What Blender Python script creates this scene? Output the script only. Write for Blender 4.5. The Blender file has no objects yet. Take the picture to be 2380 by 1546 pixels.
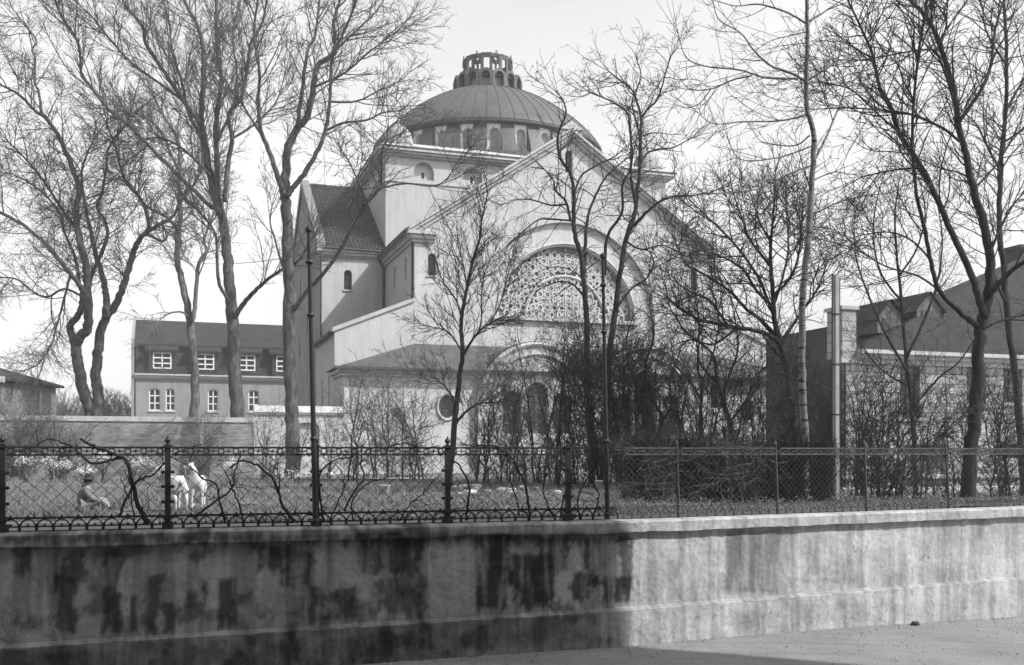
import bpy, math, random
from mathutils import Vector, Matrix
from mathutils.geometry import tessellate_polygon
R = math.radians
scene = bpy.context.scene
COL = scene.collection
FPX, CX, HZ = 2331.0, 1190.0, 1050.0      # lens in photo pixels, centre column, horizon row

# ---------------------------------------------------------------- frames
TH = math.atan(790 / 2331)
E1 = Vector((math.cos(TH), math.sin(TH), 0)); E2 = Vector((-math.sin(TH), math.cos(TH), 0))
ORG = Vector((-7.377, 58.5, 0))
UP = Vector((0, 0, 1))
GZ = -1.05                                  # garden level (camera is 0)

def W(s, d, z):                              # building axes -> world
    return ORG + E1 * s + E2 * d + UP * z

def at(u, v, Y):                             # where a point seen in the photo stands at a given distance
    return Vector(((u - CX) / FPX * Y, Y, (HZ - v) / FPX * Y))

def FS(u, d):                                # s of a photo column on a facade plane
    x = (u - CX) / FPX; bx = ORG.x + d * E2.x; by = ORG.y + d * E2.y
    return (x * by - bx) / (E1.x - x * E1.y)

def FP(u, v, d):
    s = FS(u, d); y = ORG.y + d * E2.y + s * E1.y
    return s, (HZ - v) / FPX * y

def ground_z(x, y):
    a = min(max((x - 3) / 9, 0), 1) * min(max((y - 19) / 14, 0), 1)
    far = min(max((y - 45) / 40, 0), 1)
    return GZ - 0.62 * a * (1 - far)

# ---------------------------------------------------------------- objects
def tag(o, label=None, cat=None, group=None, kind=None):
    if label: o['label'] = label
    if cat: o['category'] = cat
    if group: o['group'] = group
    if kind: o['kind'] = kind
    return o

def thing(name, label, cat, loc, group=None):
    o = bpy.data.objects.new(name, None); COL.objects.link(o)
    o.location = loc; o.empty_display_size = .3
    return tag(o, label, cat, group)

def root_loc(o):
    v = Vector((0, 0, 0))
    while o is not None:
        v += Vector(o.location); o = o.parent
    return v

class MB:
    def __init__(s): s.v = []; s.f = []; s.sm = False
    def add(s, vs, fs):
        n = len(s.v); s.v.extend([Vector(p) for p in vs]); s.f.extend([tuple(i + n for i in f) for f in fs])
    def quad(s, a, b, c, d): s.add([a, b, c, d], [(0, 1, 2, 3)])
    def hexa(s, p):                          # eight points, bottom ring then top ring
        s.add(p, [(3, 2, 1, 0), (4, 5, 6, 7), (0, 1, 5, 4), (1, 2, 6, 5), (2, 3, 7, 6), (3, 0, 4, 7)])
    def fbox(s, s0, s1, d0, d1, z0, z1):
        s.hexa([W(s0, d0, z0), W(s1, d0, z0), W(s1, d1, z0), W(s0, d1, z0), W(s0, d0, z1), W(s1, d0, z1), W(s1, d1, z1), W(s0, d1, z1)])
    def box(s, x0, x1, y0, y1, z0, z1):
        s.hexa([(x0, y0, z0), (x1, y0, z0), (x1, y1, z0), (x0, y1, z0), (x0, y0, z1), (x1, y0, z1), (x1, y1, z1), (x0, y1, z1)])
    def obox(s, c, ax, ay, hx, hy, z0, z1):  # box about c with horizontal axes ax, ay
        c = Vector(c); P = [c - ax * hx - ay * hy, c + ax * hx - ay * hy, c + ax * hx + ay * hy, c - ax * hx + ay * hy]
        s.hexa([p + UP * z0 for p in P] + [p + UP * z1 for p in P])
    def tube(s, pts, rad, n=6, cap=True):
        pts = [Vector(p) for p in pts]; m = len(pts)
        if m < 2: return
        if not isinstance(rad, (list, tuple)): rad = [rad] * m
        base = len(s.v); ref = None
        for i in range(m):
            t = (pts[min(i + 1, m - 1)] - pts[max(i - 1, 0)])
            if t.length < 1e-7: t = Vector((0, 0, 1))
            t.normalize()
            if ref is None:
                ref = t.orthogonal().normalized()
            else:
                ref = ref - t * ref.dot(t)
                ref = ref.normalized() if ref.length > 1e-6 else t.orthogonal().normalized()
            b = t.cross(ref)
            for k in range(n):
                a = 2 * math.pi * k / n
                s.v.append(pts[i] + (ref * math.cos(a) + b * math.sin(a)) * rad[i])
        for i in range(m - 1):
            for k in range(n):
                k2 = (k + 1) % n
                s.f.append((base + i * n + k, base + i * n + k2, base + (i + 1) * n + k2, base + (i + 1) * n + k))
        if cap:
            s.f.append(tuple(base + k for k in reversed(range(n))))
            s.f.append(tuple(base + (m - 1) * n + k for k in range(n)))
    def lathe(s, c, prof, n=24, cap=True):   # prof: (radius, z)
        c = Vector(c); base = len(s.v)
        for (r, z) in prof:
            for k in range(n):
                a = 2 * math.pi * k / n
                s.v.append(c + Vector((r * math.cos(a), r * math.sin(a), z)))
        for i in range(len(prof) - 1):
            for k in range(n):
                k2 = (k + 1) % n
                s.f.append((base + i * n + k, base + i * n + k2, base + (i + 1) * n + k2, base + (i + 1) * n + k))
        if cap:
            s.f.append(tuple(base + k for k in reversed(range(n)))); s.f.append(tuple(base + (len(prof) - 1) * n + k for k in range(n)))
    def prism(s, poly, mp, c0, c1):          # polygon in (a,b) mapped by mp(a,b,c), from c0 to c1
        n = len(poly); P = [mp(a, b, c0) for a, b in poly] + [mp(a, b, c1) for a, b in poly]
        F = [tuple(t) for t in tessellate_polygon([[Vector((a, b, 0)) for a, b in poly]])]
        s.add(P, F + [tuple(i + n for i in t) for t in F] + [(i, (i + 1) % n, n + (i + 1) % n, n + i) for i in range(n)])
    def holed(s, poly, holes, mp, c0, depth, back=None):
        loops = [[Vector((a, b, 0)) for a, b in poly]] + [[Vector((a, b, 0)) for a, b in h] for h in holes]
        flat = [p for l in loops for p in l]
        tri = tessellate_polygon(loops)
        s.add([mp(p.x, p.y, c0) for p in flat], [tuple(t) for t in tri])
        for h in holes:
            n = len(h)
            s.add([mp(a, b, c0) for a, b in h] + [mp(a, b, c0 + depth) for a, b in h], [(i, (i + 1) % n, n + (i + 1) % n, n + i) for i in range(n)])
        if back is not None:
            n = len(poly)
            s.add([mp(a, b, c0) for a, b in poly] + [mp(a, b, c0 + back) for a, b in poly], [(i, (i + 1) % n, n + (i + 1) % n, n + i) for i in range(n)])
    def build(s, name, mat, parent=None, loc=None, smooth=False, recalc=False):
        o0 = root_loc(parent) if parent is not None else Vector((0, 0, 0))
        l = Vector(loc) if loc is not None else Vector((0, 0, 0))
        o0 = o0 + l
        me = bpy.data.meshes.new(name)
        me.from_pydata([(p.x - o0.x, p.y - o0.y, p.z - o0.z) for p in s.v], [], s.f)
        if smooth: me.polygons.foreach_set('use_smooth', [True] * len(me.polygons))
        me.update()
        ob = bpy.data.objects.new(name, me); COL.objects.link(ob)
        ob.location = l
        if parent is not None: ob.parent = parent
        if mat: me.materials.append(mat)
        return ob

def arch(c, w, z0, z1, n=10):                # round-headed opening, counter-clockwise
    r = w / 2; zs = z1 - r
    pts = [(c - r, z0), (c + r, z0)]
    for i in range(n + 1):
        a = math.pi * i / n
        pts.append((c + r * math.cos(a), zs + r * math.sin(a)))
    return pts

def oval(c, z, rx, rz, n=20):
    return [(c + rx * math.cos(2 * math.pi * i / n), z + rz * math.sin(2 * math.pi * i / n)) for i in range(n)]

def rect(a0, a1, b0, b1): return [(a0, b0), (a1, b0), (a1, b1), (a0, b1)]

def half_disc(c, z, r, n=32, drop=0):
    pts = [(c - r, z - drop), (c + r, z - drop)] if drop else []
    return pts + [(c + r * math.cos(math.pi * i / n), z + r * math.sin(math.pi * i / n)) for i in range(n + 1)]

# ---------------------------------------------------------------- materials (grey: the place is seen on a plate without colour)
def new_mat(name):
    m = bpy.data.materials.new(name); m.use_nodes = True
    nt = m.node_tree; nt.nodes.clear()
    out = nt.nodes.new('ShaderNodeOutputMaterial'); b = nt.nodes.new('ShaderNodeBsdfPrincipled')
    nt.links.new(b.outputs[0], out.inputs[0])
    b.inputs['Specular IOR Level'].default_value = .25
    return m, nt, b

def N(nt, t, **kw):
    n = nt.nodes.new(t)
    for k, v in kw.items():
        if k in n.inputs: n.inputs[k].default_value = v
        else: setattr(n, k, v)
    return n

def math_n(nt, op, a, b=None, clamp=False):
    n = nt.nodes.new('ShaderNodeMath'); n.operation = op; n.use_clamp = clamp
    for i, x in enumerate((a, b)):
        if x is None: continue
        if isinstance(x, (int, float)): n.inputs[i].default_value = x
        else: nt.links.new(x, n.inputs[i])
    return n.outputs[0]

def remap(nt, x, f0, f1, t0, t1, smooth=False):
    n = nt.nodes.new('ShaderNodeMapRange'); n.clamp = True
    if smooth: n.interpolation_type = 'SMOOTHSTEP'
    nt.links.new(x, n.inputs[0])
    for i, v in zip((1, 2, 3, 4), (f0, f1, t0, t1)): n.inputs[i].default_value = v
    return n.outputs[0]

def noise(nt, vec, scale, detail=5, rough=.6, dist=0):
    n = N(nt, 'ShaderNodeTexNoise', Scale=scale, Detail=detail, Roughness=rough, Distortion=dist)
    if vec is not None: nt.links.new(vec, n.inputs['Vector'])
    return n.outputs['Fac']

def obj_vec(nt, scale=(1, 1, 1)):
    tc = nt.nodes.new('ShaderNodeTexCoord')
    mp = nt.nodes.new('ShaderNodeMapping'); mp.inputs['Scale'].default_value = scale
    nt.links.new(tc.outputs['Object'], mp.inputs['Vector'])
    return mp.outputs[0]

def axis_vec(nt, ax):                        # (distance along ax, height, 0)
    tc = nt.nodes.new('ShaderNodeTexCoord')
    d = nt.nodes.new('ShaderNodeVectorMath'); d.operation = 'DOT_PRODUCT'; d.inputs[1].default_value = ax
    nt.links.new(tc.outputs['Object'], d.inputs[0])
    sp = nt.nodes.new('ShaderNodeSeparateXYZ'); nt.links.new(tc.outputs['Object'], sp.inputs[0])
    cb = nt.nodes.new('ShaderNodeCombineXYZ'); nt.links.new(d.outputs['Value'], cb.inputs[0]); nt.links.new(sp.outputs[2], cb.inputs[1])
    return cb.outputs[0]

def set_val(nt, b, val):
    cb = nt.nodes.new('ShaderNodeCombineColor')
    for i in range(3): nt.links.new(val, cb.inputs[i])
    nt.links.new(cb.outputs[0], b.inputs['Base Color'])

def bump(nt, b, h, strength=.3, dist=.02):
    n = nt.nodes.new('ShaderNodeBump'); n.inputs['Strength'].default_value = strength; n.inputs['Distance'].default_value = dist
    nt.links.new(h, n.inputs['Height']); nt.links.new(n.outputs[0], b.inputs['Normal'])

def plain(name, val, var=.25, scale=3, rough=.85, bmp=.3, streak=0, fine=0, spec=.25, metallic=0):
    m, nt, b = new_mat(name)
    v = obj_vec(nt)
    x = remap(nt, noise(nt, v, scale, 8, .65), .3, .7, 1 - var, 1 + var)
    if streak:
        sv = obj_vec(nt, (2.2, 2.2, .16))
        x = math_n(nt, 'MULTIPLY', x, remap(nt, noise(nt, sv, 2.2, 6, .6), .35, .68, 1 + streak * .4, 1 - streak))
    if fine:
        x = math_n(nt, 'MULTIPLY', x, remap(nt, noise(nt, v, scale * 12, 3, .6), .3, .7, 1 - fine, 1 + fine))
    set_val(nt, b, math_n(nt, 'MULTIPLY', x, val))
    b.inputs['Roughness'].default_value = rough; b.inputs['Specular IOR Level'].default_value = spec; b.inputs['Metallic'].default_value = metallic
    if bmp: bump(nt, b, noise(nt, v, scale * 9, 6, .7), bmp, .02)
    return m

def courses(name, val, ax, bw, bh, mortar=.012, mval=.5, var=.3, bmp=.5, soft=.0, off=.5, wear=.25):
    m, nt, b = new_mat(name)
    v = axis_vec(nt, ax)
    br = N(nt, 'ShaderNodeTexBrick'); br.offset = off; br.squash = 1
    nt.links.new(v, br.inputs['Vector'])
    br.inputs['Scale'].default_value = 1; br.inputs['Mortar Size'].default_value = mortar; br.inputs['Mortar Smooth'].default_value = .3
    br.inputs['Brick Width'].default_value = bw; br.inputs['Row Height'].default_value = bh
    br.inputs['Color1'].default_value = (1 - var,) * 3 + (1,); br.inputs['Color2'].default_value = (1 + var,) * 3 + (1,)
    br.inputs['Mortar'].default_value = (mval,) * 3 + (1,)
    sp = nt.nodes.new('ShaderNodeSeparateColor'); nt.links.new(br.outputs['Color'], sp.inputs[0])
    w = remap(nt, noise(nt, obj_vec(nt), 1.1, 8, .7), .3, .7, 1 - wear, 1 + wear)
    set_val(nt, b, math_n(nt, 'MULTIPLY', math_n(nt, 'MULTIPLY', sp.outputs[0], w), val))
    b.inputs['Roughness'].default_value = .9
    bump(nt, b, br.outputs['Fac'], -bmp, .02)
    return m

M = {}
M['plaster'] = plain('lime_plaster', .47, .09, .55, .95, .25, streak=.12, fine=.05)
M['trim'] = plain('stone_trim', .45, .12, 1.5, .9, .2, streak=.12, fine=.06)
M['plaster_low'] = plain('annex_plaster', .49, .10, .8, .95, .25, streak=.12, fine=.06)
M['white'] = plain('white_paint', .72, .08, 3, .7, .1, streak=.08)
M['tile'] = plain('clay_pantile', .075, .35, 1.3, .8, .3, fine=.35)
M['slate'] = courses('slate_courses', .085, E1, .3, .2, .006, .6, .22, .5)
M['copper'] = plain('weathered_copper', .078, .2, .8, .55, .2, streak=.25, fine=.05, spec=.4)
M['seam'] = plain('copper_seam', .07, .2, 3, .6, .1)
M['dark_trim'] = plain('dark_gutter', .07, .25, 3, .6, .1)
M['glass'] = plain('window_glass', .035, .3, 1.5, .12, 0, spec=.5)
M['niche'] = plain('grey_blind_window', .34, .15, 2, .8, .15)
M['iron'] = plain('black_iron', .022, .3, 8, .5, .15, spec=.4)
M['grey_iron'] = plain('sunlit_grey_iron', .075, .35, 8, .75, .2)  # lighter than the black iron: sun on the right fence put into the tone
def bark(name, val):
    m, nt, b = new_mat(name); v = obj_vec(nt, (1, 1, .22))
    x = remap(nt, noise(nt, v, 9, 8, .7, .6), .36, .64, .3, 1.7)
    x = math_n(nt, 'MULTIPLY', x, remap(nt, noise(nt, obj_vec(nt), 1.1, 5, .6), .3, .7, .65, 1.4))
    set_val(nt, b, math_n(nt, 'MULTIPLY', x, val)); b.inputs['Roughness'].default_value = .95; bump(nt, b, noise(nt, v, 14, 8, .75, .8), .9, .05); return m
M['bark'] = bark('grey_bark', .08)
M['bark_dark'] = bark('dark_bark', .033)
M['bark_pale'] = bark('pale_bark', .115)
M['vine'] = plain('dry_vine_bark', .025, .3, 8, .95, .5)
M['twig'] = plain('twig_bark', .10, .3, 2, .95, 0)
M['twig_pale'] = plain('twig_bark_pale', .13, .3, 2, .95, 0)
M['twig_dark'] = plain('twig_bark_dark', .055, .3, 2, .95, 0)
M['pod'] = plain('dry_seed_pod', .035, .3, 4, .8, 0)
M['stone'] = plain('pale_stone', .62, .3, 4, .95, .6, fine=.2)
M['goat'] = plain('white_goat_hair', .62, .1, 14, .95, .6, fine=.1)
M['hoof'] = plain('dark_hoof', .05, .2, 6, .7, .1)
M['skin'] = plain('tanned_skin', .36, .06, 8, .6, .1)
M['jacket'] = plain('grey_jacket_cloth', .19, .12, 6, .95, .4, fine=.1)
M['trousers'] = plain('pale_trouser_cloth', .28, .12, 6, .95, .4, fine=.1)
M['felt'] = plain('dark_felt', .06, .15, 6, .95, .2)
M['zinc'] = plain('pale_enamel', .55, .15, 6, .5, .1)
M['wood'] = plain('weathered_wood', .20, .25, 3, .9, .3, streak=.3, fine=.15)
M['wood_pale'] = plain('pale_plank', .30, .2, 3, .9, .3, streak=.25)
M['house_wall'] = plain('house_render', .27, .12, 1.0, .95, .25, streak=.15, fine=.06)
M['house_tile'] = courses('plain_tile_courses', .034, E1, .17, .16, .012, .45, .25, .6)
M['shingle'] = courses('tile_hung_courses', .05, E1, .34, .30, .03, .4, .2, .9)
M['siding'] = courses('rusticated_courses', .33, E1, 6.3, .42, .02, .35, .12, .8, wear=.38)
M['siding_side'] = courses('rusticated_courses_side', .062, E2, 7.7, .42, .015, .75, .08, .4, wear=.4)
M['brick'] = courses('pale_brick', .25, E1, .26, .085, .013, .62, .28, .5, wear=.3)
M['concrete_cap'] = plain('pale_coping', .45, .2, 2, .95, .4, streak=.15, fine=.12)

M['coping_grey'] = plain('grey_coping', .20, .2, 2, .95, .4, streak=.2)
M['door_grey'] = plain('grey_door', .09, .3, 2, .7, .2)
M['pale_glass'] = plain('pale_window_glass', .27, .3, 1.5, .5, 0)
M['dormer_grey'] = plain('grey_dormer_render', .14, .25, 2, .95, .3, streak=.2)
M['weathered'] = plain('dark_streaked_plaster', .27, .25, .7, .95, .3, streak=.38, fine=.06)  # darker, streaked plaster for the transept gable end
M['turret'] = plain('turret_stone', .30, .2, 2, .9, .2, streak=.2)
SKY_STRENGTH = 0.15
SUN_STRENGTH = 3.2
EXPOSURE = 0.65
HAZE = 0.0013
# ================================================================ the domed synagogue
def mpF(d0): return lambda a, b, c: W(a, d0 + c, b)
def mpL(s0): return lambda a, b, c: W(s0 + c, a, b)          # wall that looks towards -E1
def mpR(s0): return lambda a, b, c: W(s0 - c, a, b)

def window(parent, mp, poly, c, bars_v=1, bars_h=3, frame=.05, pm=None, fm=None, name='window', fdepth=.04):
    m = MB(); n = len(poly)
    xs = [p[0] for p in poly]; zs = [p[1] for p in poly]
    cx, cz = (min(xs) + max(xs)) / 2, (min(zs) + max(zs)) / 2
    inner = [(cx + (a - cx) * (1 - 2 * frame / max(max(xs) - min(xs), .01)), cz + (b - cz) * (1 - 2 * frame / max(max(zs) - min(zs), .01))) for a, b in poly]
    m.holed(poly, [inner], mp, c, fdepth)
    x0, x1, z0, z1 = min(xs), max(xs), min(zs), max(zs)
    def bar(a0, a1, b0, b1):
        m.hexa([mp(a0, b0, c + .01), mp(a1, b0, c + .01), mp(a1, b0, c + fdepth), mp(a0, b0, c + fdepth),
                mp(a0, b1, c + .01), mp(a1, b1, c + .01), mp(a1, b1, c + fdepth), mp(a0, b1, c + fdepth)])
    t = frame * .5
    for i in range(bars_v):
        a = x0 + (x1 - x0) * (i + 1) / (bars_v + 1); bar(a - t, a + t, z0 + frame, z1 - frame)
    for i in range(bars_h):
        b = z0 + (z1 - z0) * (i + 1) / (bars_h + 1); bar(x0 + frame, x1 - frame, b - t, b + t)
    f = m.build(name, fm or M['dark_trim'], parent)
    p = MB(); p.add([mp(a, b, c + fdepth + .01) for a, b in poly], [tuple(range(n))])
    p.build('pane', pm or M['glass'], f)
    return f

SYN = thing('domed_synagogue', 'large pale domed synagogue with a gabled front and a tall round-arched tracery window', 'synagogue', W(8.6, 0, GZ))
GB = GZ - .6
# ---- central block
m = MB()
niches = [2.3, 5.3, 9.1, 12.9, 15.9]
m.holed(rect(0, 18.2, GB, 17.4), [arch(c, 1.2, 15.95, 17.1) for c in niches], mpF(0), 0, .28)
m.quad(W(0, 0, GB), W(0, 18.6, GB), W(0, 18.6, 17.4), W(0, 0, 17.4))
m.quad(W(18.2, 0, GB), W(18.2, 18.6, GB), W(18.2, 18.6, 17.4), W(18.2, 0, 17.4))
m.quad(W(0, 18.6, GB), W(18.2, 18.6, GB), W(18.2, 18.6, 17.4), W(0, 18.6, 17.4))
block = m.build('central_block', M['plaster'], SYN)
for c in niches:
    p = MB(); h = [rect(c - .09, c + .09, 16.2, 16.55)]
    p.holed(arch(c, 1.2, 15.95, 17.1), h, mpF(.28), 0, .15)
    p.fbox(c - .62, c + .62, .02, .27, 15.952, 16.05)
    nb = p.build('blind_arch', M['plaster'], block)
    q = MB(); q.add([W(a, .43, b) for a, b in h[0]], [(0, 1, 2, 3)]); q.build('slit_window', M['glass'], SYN)
m = MB(); m.fbox(-.05, 18.25, -.06, -.003, 15.80, 15.88)
m.fbox(-.06, -.003, -.003, 18.6, 15.80, 15.88)
m.build('string_course', M['trim'], SYN)
m = MB()
for g, z0, z1 in ((.18, 17.30, 17.42), (.36, 17.42, 17.56), (.5, 17.56, 17.72)):
    m.fbox(-g, 18.2 + g, -g, 18.6 + g, z0, z1)
m.build('cornice', M['trim'], SYN)
m = MB()
o = [W(-.54, -.54, 17.72), W(18.74, -.54, 17.72), W(18.74, 19.14, 17.72), W(-.54, 19.14, 17.72)]
o2 = [W(-.54, -.54, 17.79), W(18.74, -.54, 17.79), W(18.74, 19.14, 17.79), W(-.54, 19.14, 17.79)]
m.hexa(o + o2)
m.build('lead_edge', M['dark_trim'], SYN)
m = MB()
i4 = [W(.9, 1.0, 18.42), W(17.4, 1.0, 18.42), W(17.4, 17.6, 18.42), W(.9, 17.6, 18.42)]
o3 = [p + UP * .004 for p in o2]
for k in range(4): m.quad(o3[k], o3[(k + 1) % 4], i4[(k + 1) % 4], i4[k])
m.quad(*i4)
m.build('block_roof', M['trim'], SYN)

# ---- drum with its windows
DC = W(9.15, 9.3, 0)
def radial(a): return Vector((math.sin(a), -math.cos(a), 0)), Vector((math.cos(a), math.sin(a), 0))
NB = 28; A0 = R(4.2)
m = MB(); m.lathe(DC, [(8.75, 18.2), (8.75, 18.52), (8.5, 18.6), (7.3, 18.6)], 112); m.build('drum_base', M['copper'], SYN, smooth=False)
panes = []
Z0, Z1 = 18.6, 20.55
for k in range(NB):
    a = A0 + 2 * math.pi * k / NB
    hw = .5 * 2 * math.pi / NB
    pier = MB(); bay = MB(); sill = MB()
    ap = a + hw; st = 4
    for i in range(st):
        q0 = ap - hw * .5 + hw * i / st; q1 = ap - hw * .5 + hw * (i + 1) / st
        P = []
        for z, ro in ((Z0, 8.42), (Z1, 7.62)):
            for q, r_ in ((q0, ro), (q1, ro), (q1, 7.25), (q0, 7.25)):
                rd, tg = radial(q); P.append(DC + rd * r_ + UP * z)
        pier.hexa(P)
    rd, tg = radial(a)
    mp = lambda x, z, c, rd=rd, tg=tg: DC + rd * (7.55 - c) + tg * x + UP * z
    w = 1.0
    bay.holed(rect(-w / 2, w / 2, Z0, Z1), [arch(.06, .62, Z0 + .12, Z1 - .28)], mp, 0, .22)
    sp = MB()
    sill.hexa([mp(-.46, Z0 - .004, -.82), mp(.46, Z0 - .004, -.82), mp(.44, Z0 - .004, -.01), mp(-.44, Z0 - .004, -.01), mp(-.46, Z0 + .07, -.82), mp(.46, Z0 + .07, -.82), mp(.44, Z0 + .07, -.01), mp(-.44, Z0 + .07, -.01)])
    pier.build('drum_pier', M['copper'], SYN); wb = bay.build('window_bay', M['white'], SYN); sill.build('window_sill', M['dark_trim'], wb)
    if math.cos(a) > -.1: panes.append((mp, arch(.06, .62, Z0 + .12, Z1 - .28)))
for mp, pl in panes:
    p = MB(); p.add([mp(a, b, .22) for a, b in pl], [tuple(range(len(pl)))]); p.build('window', M['niche'], SYN)
# ---- dome
prof = [(7.98, 20.72), (7.9, 20.86), (7.72, 21.12), (7.42, 21.5), (7.06, 21.88), (6.72, 22.2), (6.2, 22.66), (5.6, 23.12), (4.9, 23.62), (4.1, 24.1), (3.3, 24.48), (2.45, 24.78), (1.2, 24.98), (.1, 25.02)]
m = MB(); m.lathe(DC, [(7.3, 20.5), (7.7, 20.53), (7.98, 20.6)] + prof[:1], 96, cap=False); m.build('dome_gutter', M['dark_trim'], SYN)
m = MB(); m.lathe(DC, prof, 112); dome = m.build('dome', M['copper'], SYN, smooth=True)
m = MB()
for k in range(2 * NB):
    a = A0 + math.pi * (k + .5) / NB; rd, tg = radial(a)
    m.tube([DC + rd * (r_ + .008) + UP * (z + .008) for r_, z in prof[:-2]], .022, 4)
m.build('roof_seam', M['seam'], dome)
# ---- lantern crown
lower = MB(); dark = MB(); r1 = 2.36; n1 = 16; AL = R(-1.5)
w1 = 2 * r1 * math.tan(math.pi / n1)
for k in range(n1):
    rd, tg = radial(AL + 2 * math.pi * k / n1)
    mp = lambda x, z, c, rd=rd, tg=tg: DC + rd * (r1 - c) + tg * x + UP * z
    out = arch(0, w1, 24.7, 26.03, 12); hole = arch(0, w1 * .66, 24.86, 25.84, 10)
    lower.holed(out, [hole], mp, 0, .45)
    n = len(out)
    lower.add([mp(a, b, 0) for a, b in out] + [mp(a, b, .5) for a, b in out], [(i, (i + 1) % n, n + (i + 1) % n, n + i) for i in range(n)])
    ring = [(p[0] * 1.0, p[1]) for p in hole[1:]]
    lower.tube([mp(a, b, -.02) for a, b in ring], .035, 5)
    dark.add([mp(a, b, .45) for a, b in hole], [tuple(range(len(hole)))])
lan = lower.build('lantern_arcade', M['copper'], SYN)
dark.build('arcade_back', M['niche'], lan)
m = MB(); m.lathe(DC, [(2.3, 25.55), (2.0, 25.9), (1.62, 26.02), (.2, 26.04)], 32); m.build('lantern_roof', M['copper'], SYN)
up = MB(); stars = []; r2 = 1.70; n2 = 16; w2 = 2 * r2 * math.tan(math.pi / n2)
for k in range(n2):
    rd, tg = radial(AL + 2 * math.pi * k / n2)
    mp = lambda x, z, c, rd=rd, tg=tg: DC + rd * (r2 - c) + tg * x + UP * z
    h = w2 / 2
    if k % 2 == 0:
        up.holed(rect(-h, h, 25.95, 27.3), [rect(-h * .58, h * .58, 26.12, 27.02)], mp, 0, .16, back=.16)
        up.add([mp(a, b, -.03) for a, b in rect(-h, h, 27.2, 27.3)] + [mp(a, b, .0) for a, b in rect(-h, h, 27.2, 27.3)], [(0, 1, 2, 3), (0, 1, 5, 4), (3, 2, 6, 7)])
    else:
        up.holed(rect(-h, h, 25.95, 27.28), [rect(-h * .74, -h * .16, 26.12, 26.6), rect(h * .16, h * .74, 26.12, 26.6), oval(0, 26.93, .11, .11, 10)], mp, 0, .16, back=.16)
        star = MB(); stars.append(star)
        for sg in (1, -1):
            tri = [(.30 * math.sin(2 * math.pi * j / 3) * 1.0, 26.93 + sg * .36 * math.cos(2 * math.pi * j / 3)) for j in (0, 1, 2, 0)]
            if sg > 0: tri = [(a, b + (.16 if b > 27.2 else 0)) for a, b in tri]
            star.tube([mp(a, b, -.06) for a, b in tri], .038, 4)
cr = up.build('lantern_crown', M['copper'], SYN)
for st_ in stars: st_.build('six_pointed_star', M['copper'], cr)
# ---- corner turrets with ribbed caps
for i, (s_, d_) in enumerate(((.95, .95), (17.35, .95), (.95, 17.6), (17.35, 17.6))):
    c = W(s_, d_, 0); m = MB()
    m.fbox(s_ - .95, s_ + .95, d_ - .95, d_ + .95, 17.78, 18.0)
    n = 64
    base = len(m.v); pr = [(.9, 18.0), (.93, 18.25), (.88, 18.6), (.76, 18.95), (.52, 19.25), (.25, 19.42), (.05, 19.46)]
    for (r_, z) in pr:
        for k in range(n):
            a = 2 * math.pi * k / n; rr = r_ * (1 - .06 * (.5 + .5 * math.cos(a * 12)) ** 3)
            m.v.append(c + Vector((rr * math.cos(a), rr * math.sin(a), z)))
    for q in range(len(pr) - 1):
        for k in range(n):
            k2 = (k + 1) % n; m.f.append((base + q * n + k, base + q * n + k2, base + (q + 1) * n + k2, base + (q + 1) * n + k))
    t = m.build('corner_turret', M['turret'], SYN)
    f = MB(); f.lathe(c, [(.12, 19.42), (.05, 19.6), (.1, 19.72), (.02, 19.95)], 10); f.build('finial', M['turret'], t)

# ---- gabled front wing
GD = -7.36; GW = 17.1; GC = 8.55; EV = 11.3; PK = 17.0
m = MB()
wins = [arch(.93, .44, 9.1, 10.25), arch(GW - .93, .44, 9.1, 10.25), arch(GC, .42, 15.1, 16.3)]
R1, R2, ZC = 5.15, 3.92, 7.25
outer = half_disc(GC, ZC, R1, 48, drop=2.6)
m.holed([(0, GB), (GW, GB), (GW, EV), (GC, PK), (0, EV)], wins + [outer], mpF(GD), 0, .24)
for s_ in (0, GW):
    if s_ == 0:
        sl = [rect(-2.68, -2.32, 9.15, 10.35), rect(-5.52, -5.16, 9.15, 10.35)]
        m.holed(rect(GD, 0, GB, EV), sl, mpL(0), 0, .2)
    else: m.quad(W(s_, GD, GB), W(s_, 0, GB), W(s_, 0, EV), W(s_, GD, EV))
wing = m.build('gable_wing', M['plaster'], SYN)
m = MB()
inner = half_disc(GC, ZC, R2, 48)
m.holed(half_disc(GC, ZC, R1 + .003, 48, drop=2.6), [inner], mpF(GD + .24), 0, .5)
for rr in (R2 + .12,):
    m.tube([W(GC + rr * math.cos(math.pi * i / 40), GD + .22, ZC + rr * math.sin(math.pi * i / 40)) for i in range(41)], .06, 6)
m.fbox(GC - R2 - .3, GC + R2 + .3, GD + .02, GD + .238, ZC - .22, ZC - .03)
m.build('window_arch', M['plaster'], SYN)
for w_, mp_ in ((wins[0], mpF(GD)), (wins[1], mpF(GD)), (wins[2], mpF(GD))): window(SYN, mp_, w_, .20, 1, 3, .04, fdepth=.03)
for w_ in sl: window(SYN, mpL(0), w_, .16, 0, 3, .04, fdepth=.03)
for c in (.93, GW - .93):
    m = MB(); m.fbox(c - .3, c + .3, GD - .06, GD - .003, 9.02, 9.1); m.build('window_sill', M['trim'], SYN)
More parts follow.
